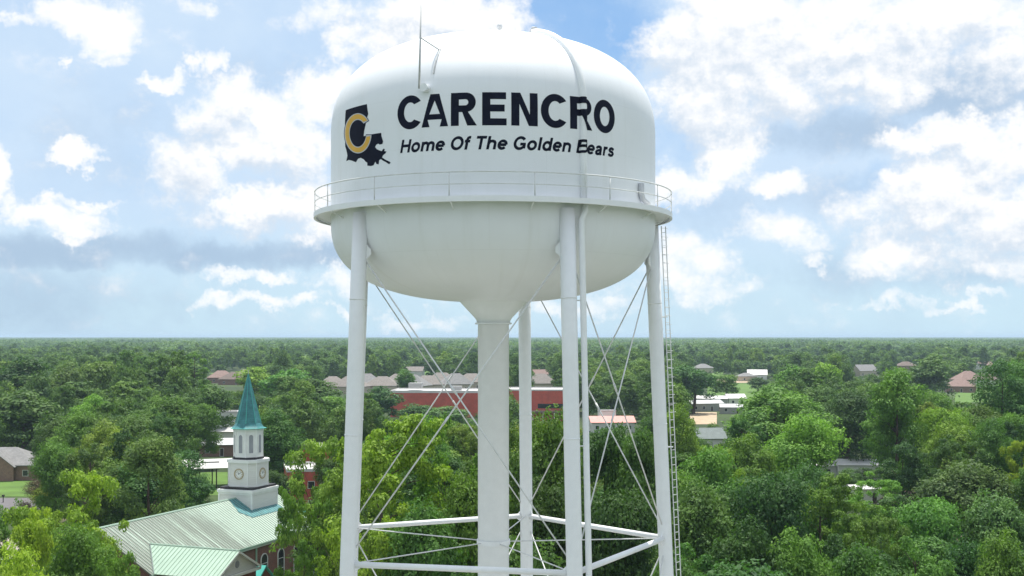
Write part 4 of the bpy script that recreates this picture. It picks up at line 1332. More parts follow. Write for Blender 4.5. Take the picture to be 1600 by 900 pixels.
def leaves_mesh(name, pts, nrm, size, rng, mat):
    """one rhombic leaf spray per point"""
    n = len(pts)
    t = rng.normal(size=(n, 3))
    t -= nrm * np.sum(t * nrm, axis=1, keepdims=True)
    t /= np.linalg.norm(t, axis=1, keepdims=True) + 1e-9
    b = np.cross(nrm, t)
    s = (size * rng.uniform(0.55, 1.35, n))[:, None]
    droop = nrm * s * rng.uniform(-0.25, 0.35, (n, 1))
    v = np.empty((n, 4, 3))
    v[:, 0] = pts - t * s
    v[:, 1] = pts - b * s * 0.52 + droop
    v[:, 2] = pts + t * s
    v[:, 3] = pts + b * s * 0.52 + droop
    me = bpy.data.meshes.new(name)
    me.vertices.add(4 * n)
    me.vertices.foreach_set('co', v.reshape(-1))
    me.loops.add(4 * n)
    me.loops.foreach_set('vertex_index', np.arange(4 * n, dtype=np.int32))
    me.polygons.add(n)
    me.polygons.foreach_set('loop_start', np.arange(0, 4 * n, 4, dtype=np.int32))
    me.polygons.foreach_set('loop_total', np.full(n, 4, dtype=np.int32))
    me.update(calc_edges=True)
    me.materials.append(mat)
    rr = np.hypot(pts[:, 0], pts[:, 1])
    me['top'] = float(np.percentile(pts[:, 2], 99.7))
    me['wide'] = float(2 * np.percentile(rr, 96))
    return me

def unit(v):
    return v / (np.linalg.norm(v, axis=-1, keepdims=True) + 1e-9)

def make_lobes(style, rng):
    """clumps of foliage (centre, radius) of a tree 16 m high and about 10 m wide"""
    L = []
    if style == 'oak':
        for _ in range(52):
            d = unit(rng.normal(size=3)); d[2] = abs(d[2]) * rng.choice([1, 1, 1, -.45])
            k = rng.uniform(.55, .92)
            c = np.array([0, 0, 9.4]) + d * np.array([4.2, 4.2, 5.3]) * k
            L.append((c, rng.uniform(.7, 1.9)))
        for _ in range(16):
            a = rng.uniform(0, 6.28); k = rng.uniform(2.2, 3.9)
            L.append((np.array([k * math.cos(a), k * math.sin(a), rng.uniform(3.6, 6.6)]), rng.uniform(.9, 1.5)))
        for _ in range(12):
            L.append((np.array([rng.normal() * 1.6, rng.normal() * 1.6, rng.uniform(6, 11)]), rng.uniform(1.2, 2.0)))
    elif style == 'tall':
        for _ in range(58):
            z = rng.uniform(4.2, 15.0)
            w = 3.4 * math.sin(math.pi * min(1, max(.08, (z - 2.6) / 13.4))) ** .6
            a = rng.uniform(0, 2 * math.pi)
            k = rng.uniform(.45, 1.0)
            L.append((np.array([w * k * math.cos(a), w * k * math.sin(a), z]), rng.uniform(.75, 1.4)))
        L.append((np.array([.2, 0, 15.1]), .8))
    elif style == 'loose':
        for _ in range(24):
            a = rng.uniform(0, 2 * math.pi); zz = rng.uniform(3.8, 14.8)
            w = 4.7 * math.sin(math.pi * min(1, (zz - 2.5) / 14.5)) ** .55
            k = rng.uniform(.55, 1.0)
            c = np.array([w * k * math.cos(a), w * k * math.sin(a), zz])
            for _ in range(4):
                L.append((c + rng.normal(size=3) * np.array([1.0, 1.0, .5]), rng.uniform(.5, 1.0)))
    elif style == 'pine':
        for _ in range(42):
            zz = rng.uniform(5.2, 15.6)
            w = 4.2 * (1 - ((zz - 10.5) / 6.2) ** 2 * .75) * rng.uniform(.5, 1)
            a = rng.uniform(0, 2 * math.pi)
            c = np.array([w * math.cos(a), w * math.sin(a), zz])
            for _ in range(3):
                L.append((c + rng.normal(size=3) * np.array([.6, .6, .28]), rng.uniform(.45, .85)))
        L.append((np.array([0, 0, 15.3]), .7))
    elif style == 'shrub':
        for _ in range(26):
            d = unit(rng.normal(size=3)); d[2] = abs(d[2])
            L.append((np.array([0, 0, 5.0]) + d * np.array([4.0, 4.0, 8.6]) * rng.uniform(.5, .92), rng.uniform(1.0, 1.9)))
        for _ in range(10):
            a = rng.uniform(0, 6.28)
            L.append((np.array([3.4 * math.cos(a), 3.4 * math.sin(a), rng.uniform(1.8, 4)]), rng.uniform(1.2, 1.8)))
    return L

def crown(style, seed, n, size, mat='foliage'):
    rng = np.random.default_rng(seed)
    L = make_lobes(style, rng)
    rad = np.array([r for _, r in L])
    cen = np.array([c for c, _ in L])
    pr = rad ** 2 * rng.uniform(.3, 1.35, len(rad)); pr /= pr.sum()
    idx = rng.choice(len(L), n, p=pr)
    d = unit(rng.normal(size=(n, 3)))
    low = d[:, 2] < -0.25
    d[low & (rng.uniform(size=n) < .55), 2] *= -1
    # each clump is ragged: its radius changes with direction
    ph = rng.uniform(0, 6.28, (len(L), 3))
    rag = 1 + .22 * np.sin(3.1 * d[:, 0] * 2 + ph[idx, 0]) * np.sin(3.7 * d[:, 1] * 2 + ph[idx, 1]) + .12 * np.sin(9 * d[:, 2] + ph[idx, 2])
    rr = rad[idx] * rag * np.where(rng.uniform(size=n) < .75, rng.uniform(.80, 1.08, n), rng.uniform(.25, .9, n))
    flat = np.array([1, 1, .62]) if style in ('pine', 'loose') else np.array([1, 1, .85])
    pts = cen[idx] + d * rr[:, None] * flat
    body = unit(pts - np.array([0, 0, 8.0]))
    nr = unit(d * .75 + body * .25 + rng.normal(size=(n, 3)) * .42 + np.array([0, 0, .22]))
    return leaves_mesh('crown', pts, nr, size, rng, M[mat])

def trunk(style, seed):
    rng = np.random.default_rng(seed)
    L = make_lobes(style, rng)
    m = MB()
    top = {'oak': 9.5, 'tall': 13.5, 'loose': 10.5, 'pine': 14.8, 'shrub': 4.0}[style]
    r0 = {'oak': .42, 'tall': .34, 'loose': .30, 'pine': .32, 'shrub': .22}[style]
    bend = rng.normal(size=2) * .35
    def ax(z):
        t = z / top
        return Vector((bend[0] * math.sin(t * 2.4), bend[1] * math.sin(t * 2.0), z))
    zs = [0, .4, 1.5, 3.5, 6, 8, 10, 12, 14.5]
    zs = [z for z in zs if z < top] + [top]
    m.path([ax(z) for z in zs], [r0 * (1.45 if z == 0 else 1.12 if z < .5 else max(.14, 1 - .88 * z / top)) for z in zs], 8)
    order = rng.permutation(len(L))[:{'oak': 16, 'tall': 14, 'loose': 22, 'pine': 26, 'shrub': 6}[style]]
    for i in order:
        c, r = L[i]
        c = Vector(c)
        hz = math.hypot(c.x, c.y)
        z0 = max(1.2 if style == 'shrub' else 2.2, min(top - .4, c.z - hz * (.25 if style == 'pine' else .75)))
        a = ax(z0)
        mid = a.lerp(c, .5) + Vector((rng.normal() * .2, rng.normal() * .2, .25))
        rb = r0 * .38 * max(.35, 1 - z0 / (top * 1.25))
        m.path([a, mid, c], [rb, rb * .65, rb * .22], 5)
    return m.mesh('trunk')

STY = [('oak', 6), ('tall', 4), ('loose', 4), ('pine', 3), ('shrub', 2)]
NEAR, MID = {}, {}
for style, cnt in STY:
    NEAR[style], MID[style] = [], []
    for i in range(cnt):
        sd = 1000 * (1 + [s for s, _ in STY].index(style)) + i
        tk = trunk(style, sd)
        tk.materials.append(M['bark'])
        tk.polygons.foreach_set('use_smooth', [True] * len(tk.polygons))
        nn = {'oak': 26000, 'tall': 20000, 'loose': 19000, 'pine': 19000, 'shrub': 12000}[style]
        sz = {'oak': .165, 'tall': .155, 'loose': .155, 'pine': .145, 'shrub': .17}[style]
        NEAR[style].append((tk, crown(style, sd, nn, sz)))
        MID[style].append((tk, crown(style, sd, nn // 4, sz * 1.9)))

NTREE = [0]
PLACED = []          # (px, d, x, y, radius)
def tree(px, d, top_y, wpx, style, col, label, var=None, name=None, group=None, cat='tree', h=None):
    """a tree whose top shows at row top_y and whose crown is about wpx columns wide"""
    x = gx(px, d)
    if h is None: h = zat(top_y, d)
    w = wpx * d / FPX
    lib = (NEAR if d < 270 else MID)[style]
    i = NTREE[0] if var is None else var
    tk, cm = lib[i % len(lib)]
    NTREE[0] += 1
    if name is None: name = 'pine_tree' if style == 'pine' else 'shrub' if style == 'shrub' else 'broadleaf_tree'
    t = empty(name, (x, d, 0), random.uniform(0, 6.28), label, 'shrub' if style == 'shrub' else cat, group)
    sw = w / cm['wide']
    t.scale = (sw * random.uniform(.94, 1.06), sw * random.uniform(.94, 1.06), h / cm['top'])
    for nm, me in (('trunk', tk), ('crown', cm)):
        o = bpy.data.objects.new(nm, me)
        COL.objects.link(o)
        o.parent = t
        if nm == 'crown':
            j = random.uniform(.76, 1.26)
            k = random.uniform(.86, 1.18)                # some crowns yellower, some bluer
            o.color = (col[0] * j * k, col[1] * j, col[2] * j / k, 1)
    PLACED.append((px, d, x, d, w / 2))
    return t

DK = (0.044, 0.102, 0.030)        # dark live oak
MG = (0.072, 0.156, 0.034)        # mid green
LG = (0.118, 0.222, 0.036)        # light green
YG = (0.162, 0.272, 0.034)        # yellow green
OL = (0.132, 0.208, 0.042)        # olive
BG = (0.078, 0.140, 0.046)        # bluish grey green
FRONT = 'trees around the church and tower'
HAND = [
    # px, distance, top row, crown width in columns, style, colour, label
    (102, 98, 738, 160, 'loose', YG, 'loose yellow green tree with bare forked trunk left of the church roof'),
    (18, 84, 800, 130, 'loose', YG, 'light green leafy tree at the lower left edge'),
    (38, 76, 852, 120, 'oak', YG, 'bright yellow green bushy crown in the lower left corner'),
    (118, 88, 822, 110, 'oak', MG, 'mid green rounded tree against the left end of the church roof'),
    (196, 84, 862, 120, 'loose', LG, 'pale feathery crown overlapping the stained church roof'),
    (70, 112, 790, 100, 'loose', LG, 'light green tree between the lower left edge and the church roof'),
    (8, 118, 786, 90, 'loose', MG, 'leafy green tree at the left edge below the road'),
    (150, 100, 846, 90, 'oak', LG, 'light green crown hiding the left gable of the church'),
    (522, 196, 706, 70, 'oak', MG, 'green tree left of the leftmost leg beside the red building'),
    (66, 128, 806, 80, 'oak', LG, 'small light green tree beside the parked white car'),
    (178, 158, 722, 110, 'oak', MG, 'broad green tree left of the nave ridge, farther from the steeple'),
    (236, 156, 708, 130, 'oak', DK, 'dense dark tree right behind the nave ridge'),
    (292, 172, 706, 80, 'tall', DK, 'dark tree between the nave ridge and the pavilion'),
    (309, 190, 742, 50, 'oak', DK, 'small dark bush below the pavilion roof'),
    (64, 200, 742, 64, 'shrub', (0.10, 0.075, 0.045), 'reddish brown flowering shrub beside the brick house lawn'),
    (38, 275, 612, 115, 'oak', BG, 'dusty blue green round tree left of the pale tree at far left'),
    (145, 262, 618, 62, 'tall', LG, 'pale green upright tree standing over the dark wood at left'),
    (108, 232, 654, 100, 'oak', DK, 'dark spreading tree right of the brick house'),
    (178, 236, 652, 90, 'oak', DK, 'dark rounded tree behind the utility pole'),
    (255, 246, 620, 110, 'oak', MG, 'big domed green tree rising left of the teal spire'),
    (310, 268, 632, 70, 'oak', MG, 'green tree touching the left side of the teal spire'),
    (333, 330, 602, 66, 'oak', DK, 'dark round tree left of the spire below the brown roofs'),
    (206, 395, 548, 48, 'pine', BG, 'tall pine with long bare trunk in the left wood'),
    (178, 405, 553, 44, 'pine', BG, 'tall pine left of the bare trunked one'),
    (238, 410, 552, 54, 'pine', BG, 'tall pine right of the bare trunked one'),
    (272, 400, 549, 56, 'pine', MG, 'tall pine fourth in the left row of pines'),
    (303, 412, 551, 50, 'pine', MG, 'rightmost tall pine of the left row of pines'),
    (36, 352, 560, 100, 'oak', DK, 'big dark tree on the far left skyline'),
    (104, 345, 572, 76, 'oak', BG, 'rounded grey green tree left of the tall pines'),
    (150, 372, 566, 60, 'oak', BG, 'tree just left of the tall pine row'),
    (432, 216, 642, 98, 'oak', MG, 'large rounded green tree right of the belfry'),
    (428, 184, 736, 56, 'oak', DK, 'dark round bush right of the clock stage'),
    (444, 420, 578, 84, 'oak', MG, 'green tree above the large rounded one right of the spire'),
    (398, 470, 574, 60, 'oak', LG, 'light green tree directly behind the spire tip'),
    (486, 400, 592, 88, 'oak', DK, 'dark tree left of the leftmost tower leg'),
    (516, 330, 620, 62, 'oak', MG, 'mid green tree touching the leftmost tower leg'),
    (598, 400, 604, 66, 'oak', DK, 'dark bush in front of the left part of the school'),
    (655, 372, 632, 62, 'oak', DK, 'dark low tree in front of the school middle'),
    (700, 356, 636, 74, 'oak', BG, 'grey green low tree in front of the school beside the column'),
    (634, 520, 578, 34, 'oak', MG, 'small green tree among the taupe roofs'),
    (496, 108, 690, 150, 'loose', OL, 'feathery olive tree left of the leftmost tower leg'),
    (472, 101, 766, 90, 'loose', LG, 'light green branches overlapping the church eave'),
    (556, 104, 700, 120, 'pine', OL, 'olive pine crown behind the leftmost tower leg'),
    (612, 94, 652, 190, 'pine', LG, 'tall light green pine with dark trunk left of the central column'),
    (694, 100, 655, 150, 'loose', LG, 'bright airy tree against the left side of the central column'),
    (560, 82, 812, 140, 'loose', LG, 'low light green crown behind the lower left strut'),
    (660, 82, 790, 150, 'oak', MG, 'green crown low behind the spoke rods'),
    (735, 88, 745, 120, 'oak', MG, 'mid green crown low beside the central column'),
    (782, 112, 664, 110, 'tall', MG, 'tree directly behind the central column'),
    (850, 106, 645, 130, 'oak', MG, 'green tree between the rear leg and the front leg'),
    (868, 90, 752, 150, 'oak', DK, 'dark crown low between the rear leg and front leg'),
    (950, 112, 668, 110, 'tall', DK, 'dark tree behind the drain pipe'),
    (1000, 108, 676, 110, 'oak', DK, 'dark tree behind the crossed rods left of the ladder leg'),
    (960, 88, 770, 150, 'oak', DK, 'dark dense crown below the rods left of the ladder leg'),
    (1060, 190, 636, 76, 'oak', LG, 'bright green tree just right of the ladder'),
    (1052, 330, 598, 60, 'oak', MG, 'green tree behind the ladder top'),
    (1082, 460, 572, 80, 'oak', DK, 'dark domed tree above the mobile homes'),
    (1072, 232, 668, 66, 'oak', MG, 'round green tree left of the slate roofed cottage'),
    (1184, 640, 590, 34, 'oak', DK, 'small round tree standing on the distant lawn'),
    (1132, 560, 586, 42, 'oak', MG, 'tree left of the distant lawn'),
    (1212, 232, 606, 150, 'oak', MG, 'wide spreading tree right of the slate roofed cottage'),
    (1244, 420, 572, 62, 'oak', MG, 'tall rounded tree above the wide spreading one'),
    (1290, 430, 568, 60, 'oak', LG, 'lighter rounded tree in the middle of the right wood'),
    (1256, 168, 650, 118, 'oak', LG, 'round topped light green tree over the glinting white roofs'),
    (1328, 255, 612, 110, 'oak', DK, 'dark broad tree left of the tall tree at right'),
    (1402, 196, 577, 96, 'tall', MG, 'tallest tree at right with ragged lobed crown'),
    (1452, 500, 556, 76, 'oak', BG, 'far domed tree behind the tallest right tree'),
    (1462, 260, 612, 70, 'oak', MG, 'green tree right of the tallest tree'),
    (1566, 222, 566, 100, 'tall', DK, 'tall dark tree near the right edge'),
    (1596, 250, 566, 80, 'oak', MG, 'green tree cut by the right edge below the skyline'),
    (1530, 205, 636, 96, 'oak', MG, 'spreading tree below the bright right lawn'),
    (1480, 190, 640, 80, 'oak', LG, 'lighter tree below the parked cars at right'),
    (1598, 165, 690, 70, 'loose', YG, 'yellow green foliage at the right edge'),
    (1508, 142, 722, 150, 'oak', BG, 'broad blue green crown at the lower right'),
    (1412, 172, 694, 66, 'tall', DK, 'dark conical tree right of the white trailer'),
    (1375, 152, 740, 90, 'loose', LG, 'light green bush beside the small white carport'),
    (1326, 236, 731, 46, 'shrub', MG, 'low green bush left of the white trailer wall'),
    (1352, 238, 732, 50, 'shrub', DK, 'low dark bush in front of the white trailer wall'),
    (1376, 236, 729, 40, 'shrub', MG, 'low green bush right of the white trailer wall'),
    (1240, 238, 730, 60, 'shrub', DK, 'low dark bush in front of the long white roofed house'),
    (1166, 150, 682, 100, 'oak', MG, 'mid green tree left of the round topped light tree'),
    (1105, 128, 702, 110, 'oak', MG, 'green crown right of the ladder below the slate roof'),
    (1090, 100, 762, 150, 'oak', DK, 'very dark dense crown right of the ladder leg'),
    (1196, 104, 742, 140, 'oak', DK, 'dark crown below the glinting white roofs'),
    (1160, 84, 816, 150, 'oak', DK, 'dark crown at the bottom right of the ladder'),
    (1290, 112, 742, 120, 'pine', MG, 'shaggy green pine in the lower right foreground'),
    (1262, 84, 832, 140, 'oak', MG, 'green crown at the bottom below the shaggy pine'),
    (1370, 96, 790, 120, 'loose', OL, 'olive crown in the lower right foreground'),
    (1340, 80, 858, 140, 'oak', MG, 'green crown at the bottom edge right of centre'),
    (1446, 108, 782, 110, 'oak', MG, 'green crown left of the half buried rose roof'),
    (1440, 84, 846, 130, 'pine', MG, 'pine crown at the bottom edge toward the right'),
    (1560, 108, 776, 130, 'oak', BG, 'grey green crown right of the half buried rose roof'),
    (1580, 84, 838, 130, 'oak', MG, 'green crown in the lower right corner'),
    (1510, 90, 850, 110, 'oak', DK, 'dark crown at the bottom edge near the right corner'),
    (1050, 78, 872, 120, 'oak', DK, 'dark low crown behind the foot of the ladder'),
    (800, 78, 842, 150, 'oak', DK, 'dark low crown behind the central column foot'),
]
for (px, d, ty, wp, st, c, lb) in HAND:
    tree(px, d, ty, wp, st, c, lb, group=FRONT if d < 190 else None)

# what must stay in sight: (x0, y0, x1, y1, distance)
KEEP = [(0, 703, 42, 800, 255), (286, 708, 362, 772, 240), (340, 560, 440, 802, 140), (146, 760, 460, 900, 140), (446, 728, 486, 768, 206),
        (484, 690, 512, 712, 262), (332, 632, 372, 700, 385), (318, 684, 372, 706, 300), (330, 582, 400, 606, 810), (512, 576, 748, 612, 700), (612, 602, 738, 650, 455),
        (826, 596, 890, 648, 445), (922, 640, 988, 672, 378), (1086, 608, 1158, 652, 530), (1088, 668, 1120, 696, 315), (1110, 596, 1176, 612, 780), (1170, 578, 1200, 588, 840), (1155, 576, 1176, 590, 810),
        (1340, 562, 1366, 582, 910), (1480, 572, 1550, 612, 700), (1496, 604, 1544, 626, 690), (1436, 598, 1476, 610, 715), (1206, 706, 1226, 721, 255), (1276, 710, 1292, 720, 255), (1336, 716, 1370, 726, 252),
        (1338, 740, 1358, 750, 216), (1426, 762, 1440, 772, 196), (1468, 824, 1490, 842, 156), (1524, 832, 1534, 846, 150), (1530, 560, 1546, 570, 1030), (640, 575, 656, 585, 870), (840, 585, 850, 600, 830), (46, 856, 66, 874, 165), (1088, 564, 1110, 578, 985), (1405, 560, 1426, 574, 1065)]

def blocked(px, d, top_y, wp):
    for (x0, y0, x1, y1, dd) in KEEP:
        if d < dd and px + wp * .5 > x0 and px - wp * .5 < x1 and top_y < y1:
            return True
    return False

CHX, CHY = CH.location.x, CH.location.y
cu, su = math.cos(CU), math.sin(CU)
def free(x, y, r):
    if math.hypot(x - TX, y - TD) < 12: return False
    lx = (x - CHX) * cu + (y - CHY) * su
    ly = -(x - CHX) * su + (y - CHY) * cu
    if -27 - r < lx < 19 + r and -15 - r < ly < 8 + r: return False
    for (a, b, c) in FOOT:
        if (x - a) ** 2 + (y - b) ** 2 < (c + r * .7) ** 2: return False
    return True

FIELDS = [(900, 985, 1090, 1260), (1225, 1330, 1030, 1230), (1060, 1130, 900, 1010), (430, 500, 930, 1060), (1390, 1450, 990, 1090), (200, 275, 1330, 1490)]
for k_, (a_, b_, c_, e_) in enumerate(FIELDS):
    sheet('field', gq(a_, b_, c_, e_), 'lawn')
LAWNS = [(-140, 75, 203, 250), (286, 376, 222, 264), (1100, 1202, 470, 775), (1488, 1556, 530, 700), (1076, 1124, 400, 470), (-40, 110, 138, 170), (1426, 1480, 690, 720), (1110, 1180, 760, 835), (640, 800, 900, 1050), (330, 420, 820, 980)] + FIELDS
def on_lawn(px, d):
    return any(a < px < b and c < d < e for a, b, c, e in LAWNS)

rng = np.random.default_rng(5)
FILL = []
d = 64.0
while d < 345:
    step = 5.6 + d * .012
    az = math.atan((-110 - 800) / FPX)
    azm = math.atan((1710 - 800) / FPX)
    while az < azm:
        a = az + rng.uniform(-.3, .3) * 7.4 / d
        dd = d + rng.uniform(-.5, .5) * step
        px = 800 + FPX * math.tan(a)
        y = dd
        x = gx(px, y)
        h = rng.uniform(11.5, 18.0) if dd > 120 else rng.uniform(11, 16)
        if 700 < px < 1050 and dd < 120: h = rng.uniform(12, 17)
        w = rng.uniform(6.5, 10.5)
        wp = w * FPX / dd
        ty = HORIZON + (CAM_H - h) * FPX / dd
        az += rng.uniform(6.0, 8.6) / d
        if ty > 885: continue
        near = min(((x - q[2]) ** 2 + (y - q[3]) ** 2) ** .5 - .62 * (q[4] + w / 2) for q in PLACED)
        if near < -.4: continue
        if blocked(px, dd, ty, wp):
            h2 = rng.uniform(3.5, 6.5); w2 = rng.uniform(3.5, 5.5)        # only low growth where the view is open
            ty2 = HORIZON + (CAM_H - h2) * FPX / dd
            if dd < 150 or blocked(px, dd, ty2, w2 * FPX / dd): continue
            h, w, wp, ty = h2, w2, w2 * FPX / dd, ty2
        if not free(x, y, w / 2) or on_lawn(px, dd): continue
        FILL.append((px, dd, ty, wp, h, x, y, w))
        PLACED.append((px, dd, x, y, w / 2))
    d += step
FILL.sort(key=lambda q: -(q[3] * min(1.0, 120 / q[1])))
FILL.sort(key=lambda q: q[1])
NIND = 300 - len(HAND)
IND, REST = FILL[:NIND], FILL[NIND:]

ZONES = [(-400, 150, 'at the far left'), (150, 345, 'left of the steeple'), (345, 545, 'right of the steeple'), (545, 748, 'left of central column'),
         (748, 900, 'behind central column'), (900, 1045, 'left of the ladder leg'), (1045, 1190, 'just right of the ladder'), (1190, 1330, 'in the mid right wood'),
         (1330, 1470, 'near the tallest right tree'), (1470, 2200, 'at the far right')]
ROWS = [(0, 95, 'foreground belt'), (95, 125, 'second belt'), (125, 165, 'third belt'), (165, 205, 'fourth belt'), (205, 250, 'fifth belt'), (250, 300, 'sixth belt'), (300, 999, 'seventh belt')]
buckets = {}
for q in IND:
    zi = next(i for i, z in enumerate(ZONES) if z[0] <= q[0] < z[1])
    ri = next(i for i, r in enumerate(ROWS) if r[0] <= q[1] < r[1])
    buckets.setdefault((zi, ri), []).append(q)
TONE = [(DK, 'dark green'), (MG, 'green'), (LG, 'light green'), (BG, 'grey green'), (DK, 'dark green'), (MG, 'green'), (OL, 'olive green')]
for (zi, ri), qs in sorted(buckets.items()):
    qs.sort(key=lambda q: q[0])
    for i, q in enumerate(qs):
        c, tn = TONE[int(rng.integers(len(TONE)))]
        if q[0] > 900 and q[1] < 130 and tn in ('light green', 'olive green'): c, tn = DK, 'dark green'
        low = q[4] < 7
        st = 'shrub' if low else ['oak', 'oak', 'oak', 'tall', 'loose', 'pine'][int(rng.integers(6))]
        kind = 'bush' if low else 'pine' if st == 'pine' else 'tree'
        lb = '%s %s %s from the left in the %s %s' % (ORD[i], tn, kind, ROWS[ri][2], ZONES[zi][2])
        tree(q[0], q[1], q[2], q[3], st, c, lb, h=q[4], group='trees of the wooded town')
        PLACED.pop()

# ------------------------------------------------------------------ the far woods: one mass
def far_proto(style, seed, n, size):
    return crown(style, seed, n, size, 'foliage_far')
PROTO = [far_proto('oak', 901, 4200, .34), far_proto('oak', 902, 4200, .34), far_proto('tall', 903, 3400, .32), far_proto('pine', 904, 3200, .32), far_proto('oak', 905, 1100, .64), far_proto('tall', 906, 950, .6), far_proto('shrub', 907, 500, .7)]

def grove(seed, span, ntree, per):
    """patch of canopy span metres square"""
    r = np.random.default_rng(seed)
    P_, N_ = [], []
    for _ in range(ntree):
        c = np.array([r.uniform(-.5, .5) * span, r.uniform(-.5, .5) * span, 0])
        h = r.uniform(10.5, 19); w = r.uniform(4.6, 9.0)
        dd = unit(r.normal(size=(per, 3))); dd[:, 2] = np.abs(dd[:, 2]) * np.where(r.uniform(size=per) < .85, 1, -.6)
        rad = r.uniform(.75, 1.06, (per, 1))
        lump = 1 + .2 * np.sin(dd[:, :1] * 6 + r.uniform(0, 6)) * np.sin(dd[:, 1:2] * 7 + r.uniform(0, 6))
        P_.append(c + np.array([0, 0, h * .58]) + dd * rad * lump * np.array([w, w, h * .42]))
        N_.append(unit(dd + r.normal(size=(per, 3)) * .4 + np.array([0, 0, .25])))
    return leaves_mesh('grove', np.concatenate(P_), np.concatenate(N_), 1.5, r, M['foliage_far'])
GROVE = [grove(31, 70, 60, 130), grove(32, 70, 54, 130), grove(33, 70, 62, 120)]
ALLP = PROTO + GROVE

pts, kind, scl, rot = [], [], [], []
def put(x, y, k, s, sz):
    pts.append((x, y, 0)); kind.append(k); scl.append((s, s, sz)); rot.append(rng.uniform(0, 6.28))
for q in REST:
    k = int(rng.choice([0, 0, 1, 1, 2, 3])) if q[4] > 7 else 6
    put(q[5], q[6], k, q[7] / 10.4, q[4] / 16)
d = 345.0
while d < 1500:
    step = 8.5 + d * .006
    az, azm = -.66, .66
    while az < azm:
        a = az + rng.uniform(-.3, .3) * 9 / d
        dd = d + rng.uniform(-.5, .5) * step
        az += rng.uniform(8.0, 12.5) / d * (1 + d / 3000)
        x, y = math.sin(a) * dd, math.cos(a) * dd
        px = 800 + FPX * math.tan(a)
        w = rng.uniform(9.0, 16.0); h = rng.uniform(11, 19.5)
        if rng.uniform() < .10: h = rng.uniform(20, 24)
        ty = HORIZON + (CAM_H - h) * FPX / y
        if blocked(px, y, ty, w * FPX / y):
            h = rng.uniform(3, 5.5); w = rng.uniform(4, 6)
            if blocked(px, y, HORIZON + (CAM_H - h) * FPX / y, w * FPX / y): continue
        if not free(x, y, w / 2) or on_lawn(px, y): continue
        if d < 700: k = int(rng.choice([0, 0, 1, 1, 2, 3]))
        else: k = int(rng.choice([4, 4, 5]))
        if h < 6: k = 6
        put(x, y, k, w / 10.4, h / 16)
    d += step
d = 1490.0
while d < 14000:
    sp = 60 * (1 + d / 9000)
    az = -.66
    while az < .66:
        a = az + rng.uniform(-.3, .3) * sp / d
        dd = d + rng.uniform(-.4, .4) * sp
        az += sp / d
        # a few fields and clearings
        fx = math.sin(dd * .0031 + a * 9.0) + math.sin(dd * .0017 - a * 23.0 + 1.7)
        if fx > 1.3: continue
        put(math.sin(a) * dd, math.cos(a) * dd, 7 + int(rng.integers(3)), sp / 60, rng.uniform(.75, 1.3))
    d += sp
# a pine skyline here and there
for _ in range(260):
    a = rng.uniform(-.6, .6); dd = rng.uniform(900, 5200)
    put(math.sin(a) * dd, math.cos(a) * dd, int(rng.choice([4, 5])), rng.uniform(.9, 1.5), rng.uniform(1.15, 1.5))

me = bpy.data.meshes.new('far_woods')
me.from_pydata(pts, [], [])
at = me.attributes.new('kind', 'INT', 'POINT'); at.data.foreach_set('value', np.array(kind, dtype=np.int32))
at = me.attributes.new('scl', 'FLOAT_VECTOR', 'POINT'); at.data.foreach_set('vector', np.array(scl, dtype=np.float32).reshape(-1))
at = me.attributes.new('rot', 'FLOAT', 'POINT'); at.data.foreach_set('value', np.array(rot, dtype=np.float32))
woods = link_mesh('far_woods', me)
tag(woods, 'continuous green woods that run from the town to the horizon', 'woods', kind='stuff')

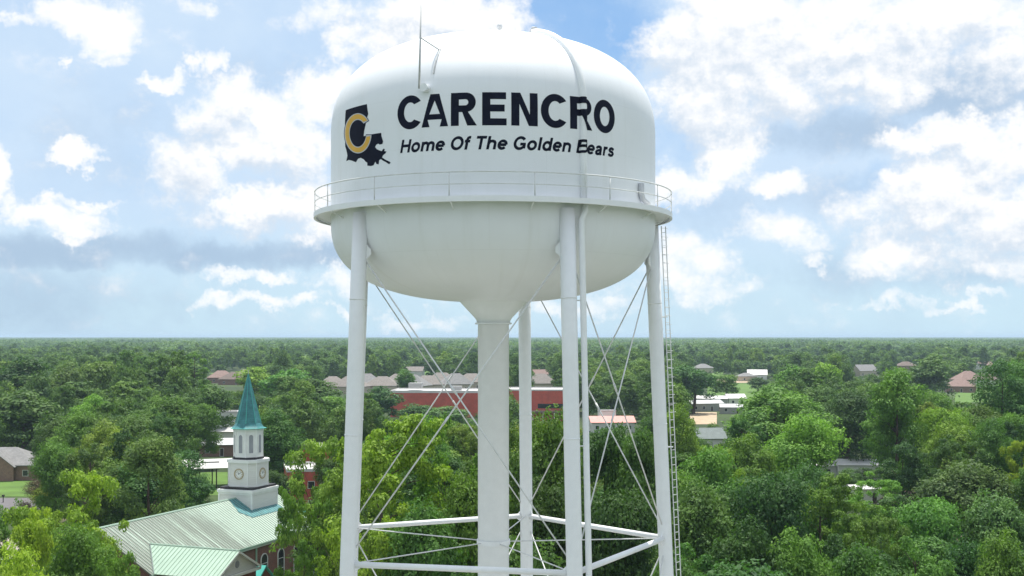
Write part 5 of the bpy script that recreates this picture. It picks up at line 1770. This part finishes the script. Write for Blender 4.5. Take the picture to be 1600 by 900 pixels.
ng = bpy.data.node_groups.new('far_woods', 'GeometryNodeTree')
ng.interface.new_socket('Geometry', in_out='INPUT', socket_type='NodeSocketGeometry')
ng.interface.new_socket('Geometry', in_out='OUTPUT', socket_type='NodeSocketGeometry')
gi, go = ng.nodes.new('NodeGroupInput'), ng.nodes.new('NodeGroupOutput')
jn = ng.nodes.new('GeometryNodeJoinGeometry')
def named(nm, typ):
    n_ = ng.nodes.new('GeometryNodeInputNamedAttribute'); n_.data_type = typ; n_.inputs['Name'].default_value = nm
    return n_.outputs['Attribute']
ak, asc, ar = named('kind', 'INT'), named('scl', 'FLOAT_VECTOR'), named('rot', 'FLOAT')
cx = ng.nodes.new('ShaderNodeCombineXYZ'); ng.links.new(ar, cx.inputs[2])
for k, pm in enumerate(ALLP):
    # the shape comes in through a mesh line-free route: a one-vertex carrier object is not needed, the mesh itself sits in an object of its own kind
    ob = bpy.data.objects.new('canopy_shape', pm)          # never linked to the scene: only its mesh is used
    oi = ng.nodes.new('GeometryNodeObjectInfo'); oi.inputs['Object'].default_value = ob
    cmp_ = ng.nodes.new('FunctionNodeCompare'); cmp_.data_type = 'INT'; cmp_.operation = 'EQUAL'
    ia = [s for s in cmp_.inputs if s.type == 'INT']
    ng.links.new(ak, ia[0]); ia[1].default_value = k
    ip = ng.nodes.new('GeometryNodeInstanceOnPoints')
    ng.links.new(gi.outputs[0], ip.inputs['Points'])
    ng.links.new(cmp_.outputs['Result'], ip.inputs['Selection'])
    ng.links.new(oi.outputs['Geometry'], ip.inputs['Instance'])
    ng.links.new(cx.outputs[0], ip.inputs['Rotation'])
    ng.links.new(asc, ip.inputs['Scale'])
    ng.links.new(ip.outputs[0], jn.inputs[0])
ng.links.new(jn.outputs[0], go.inputs[0])
md = woods.modifiers.new('woods', 'NODES')
md.node_group = ng

# ------------------------------------------------------------------ summer haze
hz = MB().box(-GR - 50, GR + 50, -450, GR + 50, -1.0, CAM_H + 17.0).build('haze', None)
tag(hz, kind='stuff')
hm = bpy.data.materials.new('haze')
hm.use_nodes = True
hm.node_tree.nodes.clear()
g = NT(hm.node_tree)
pv = g.n('ShaderNodeVolumePrincipled')
pv.inputs['Color'].default_value = (0.64, 0.82, 1.0, 1)
pv.inputs['Density'].default_value = 0.00011
ho = g.n('ShaderNodeOutputMaterial')
hm.node_tree.links.new(pv.outputs[0], ho.inputs['Volume'])
hz.data.materials.append(hm)
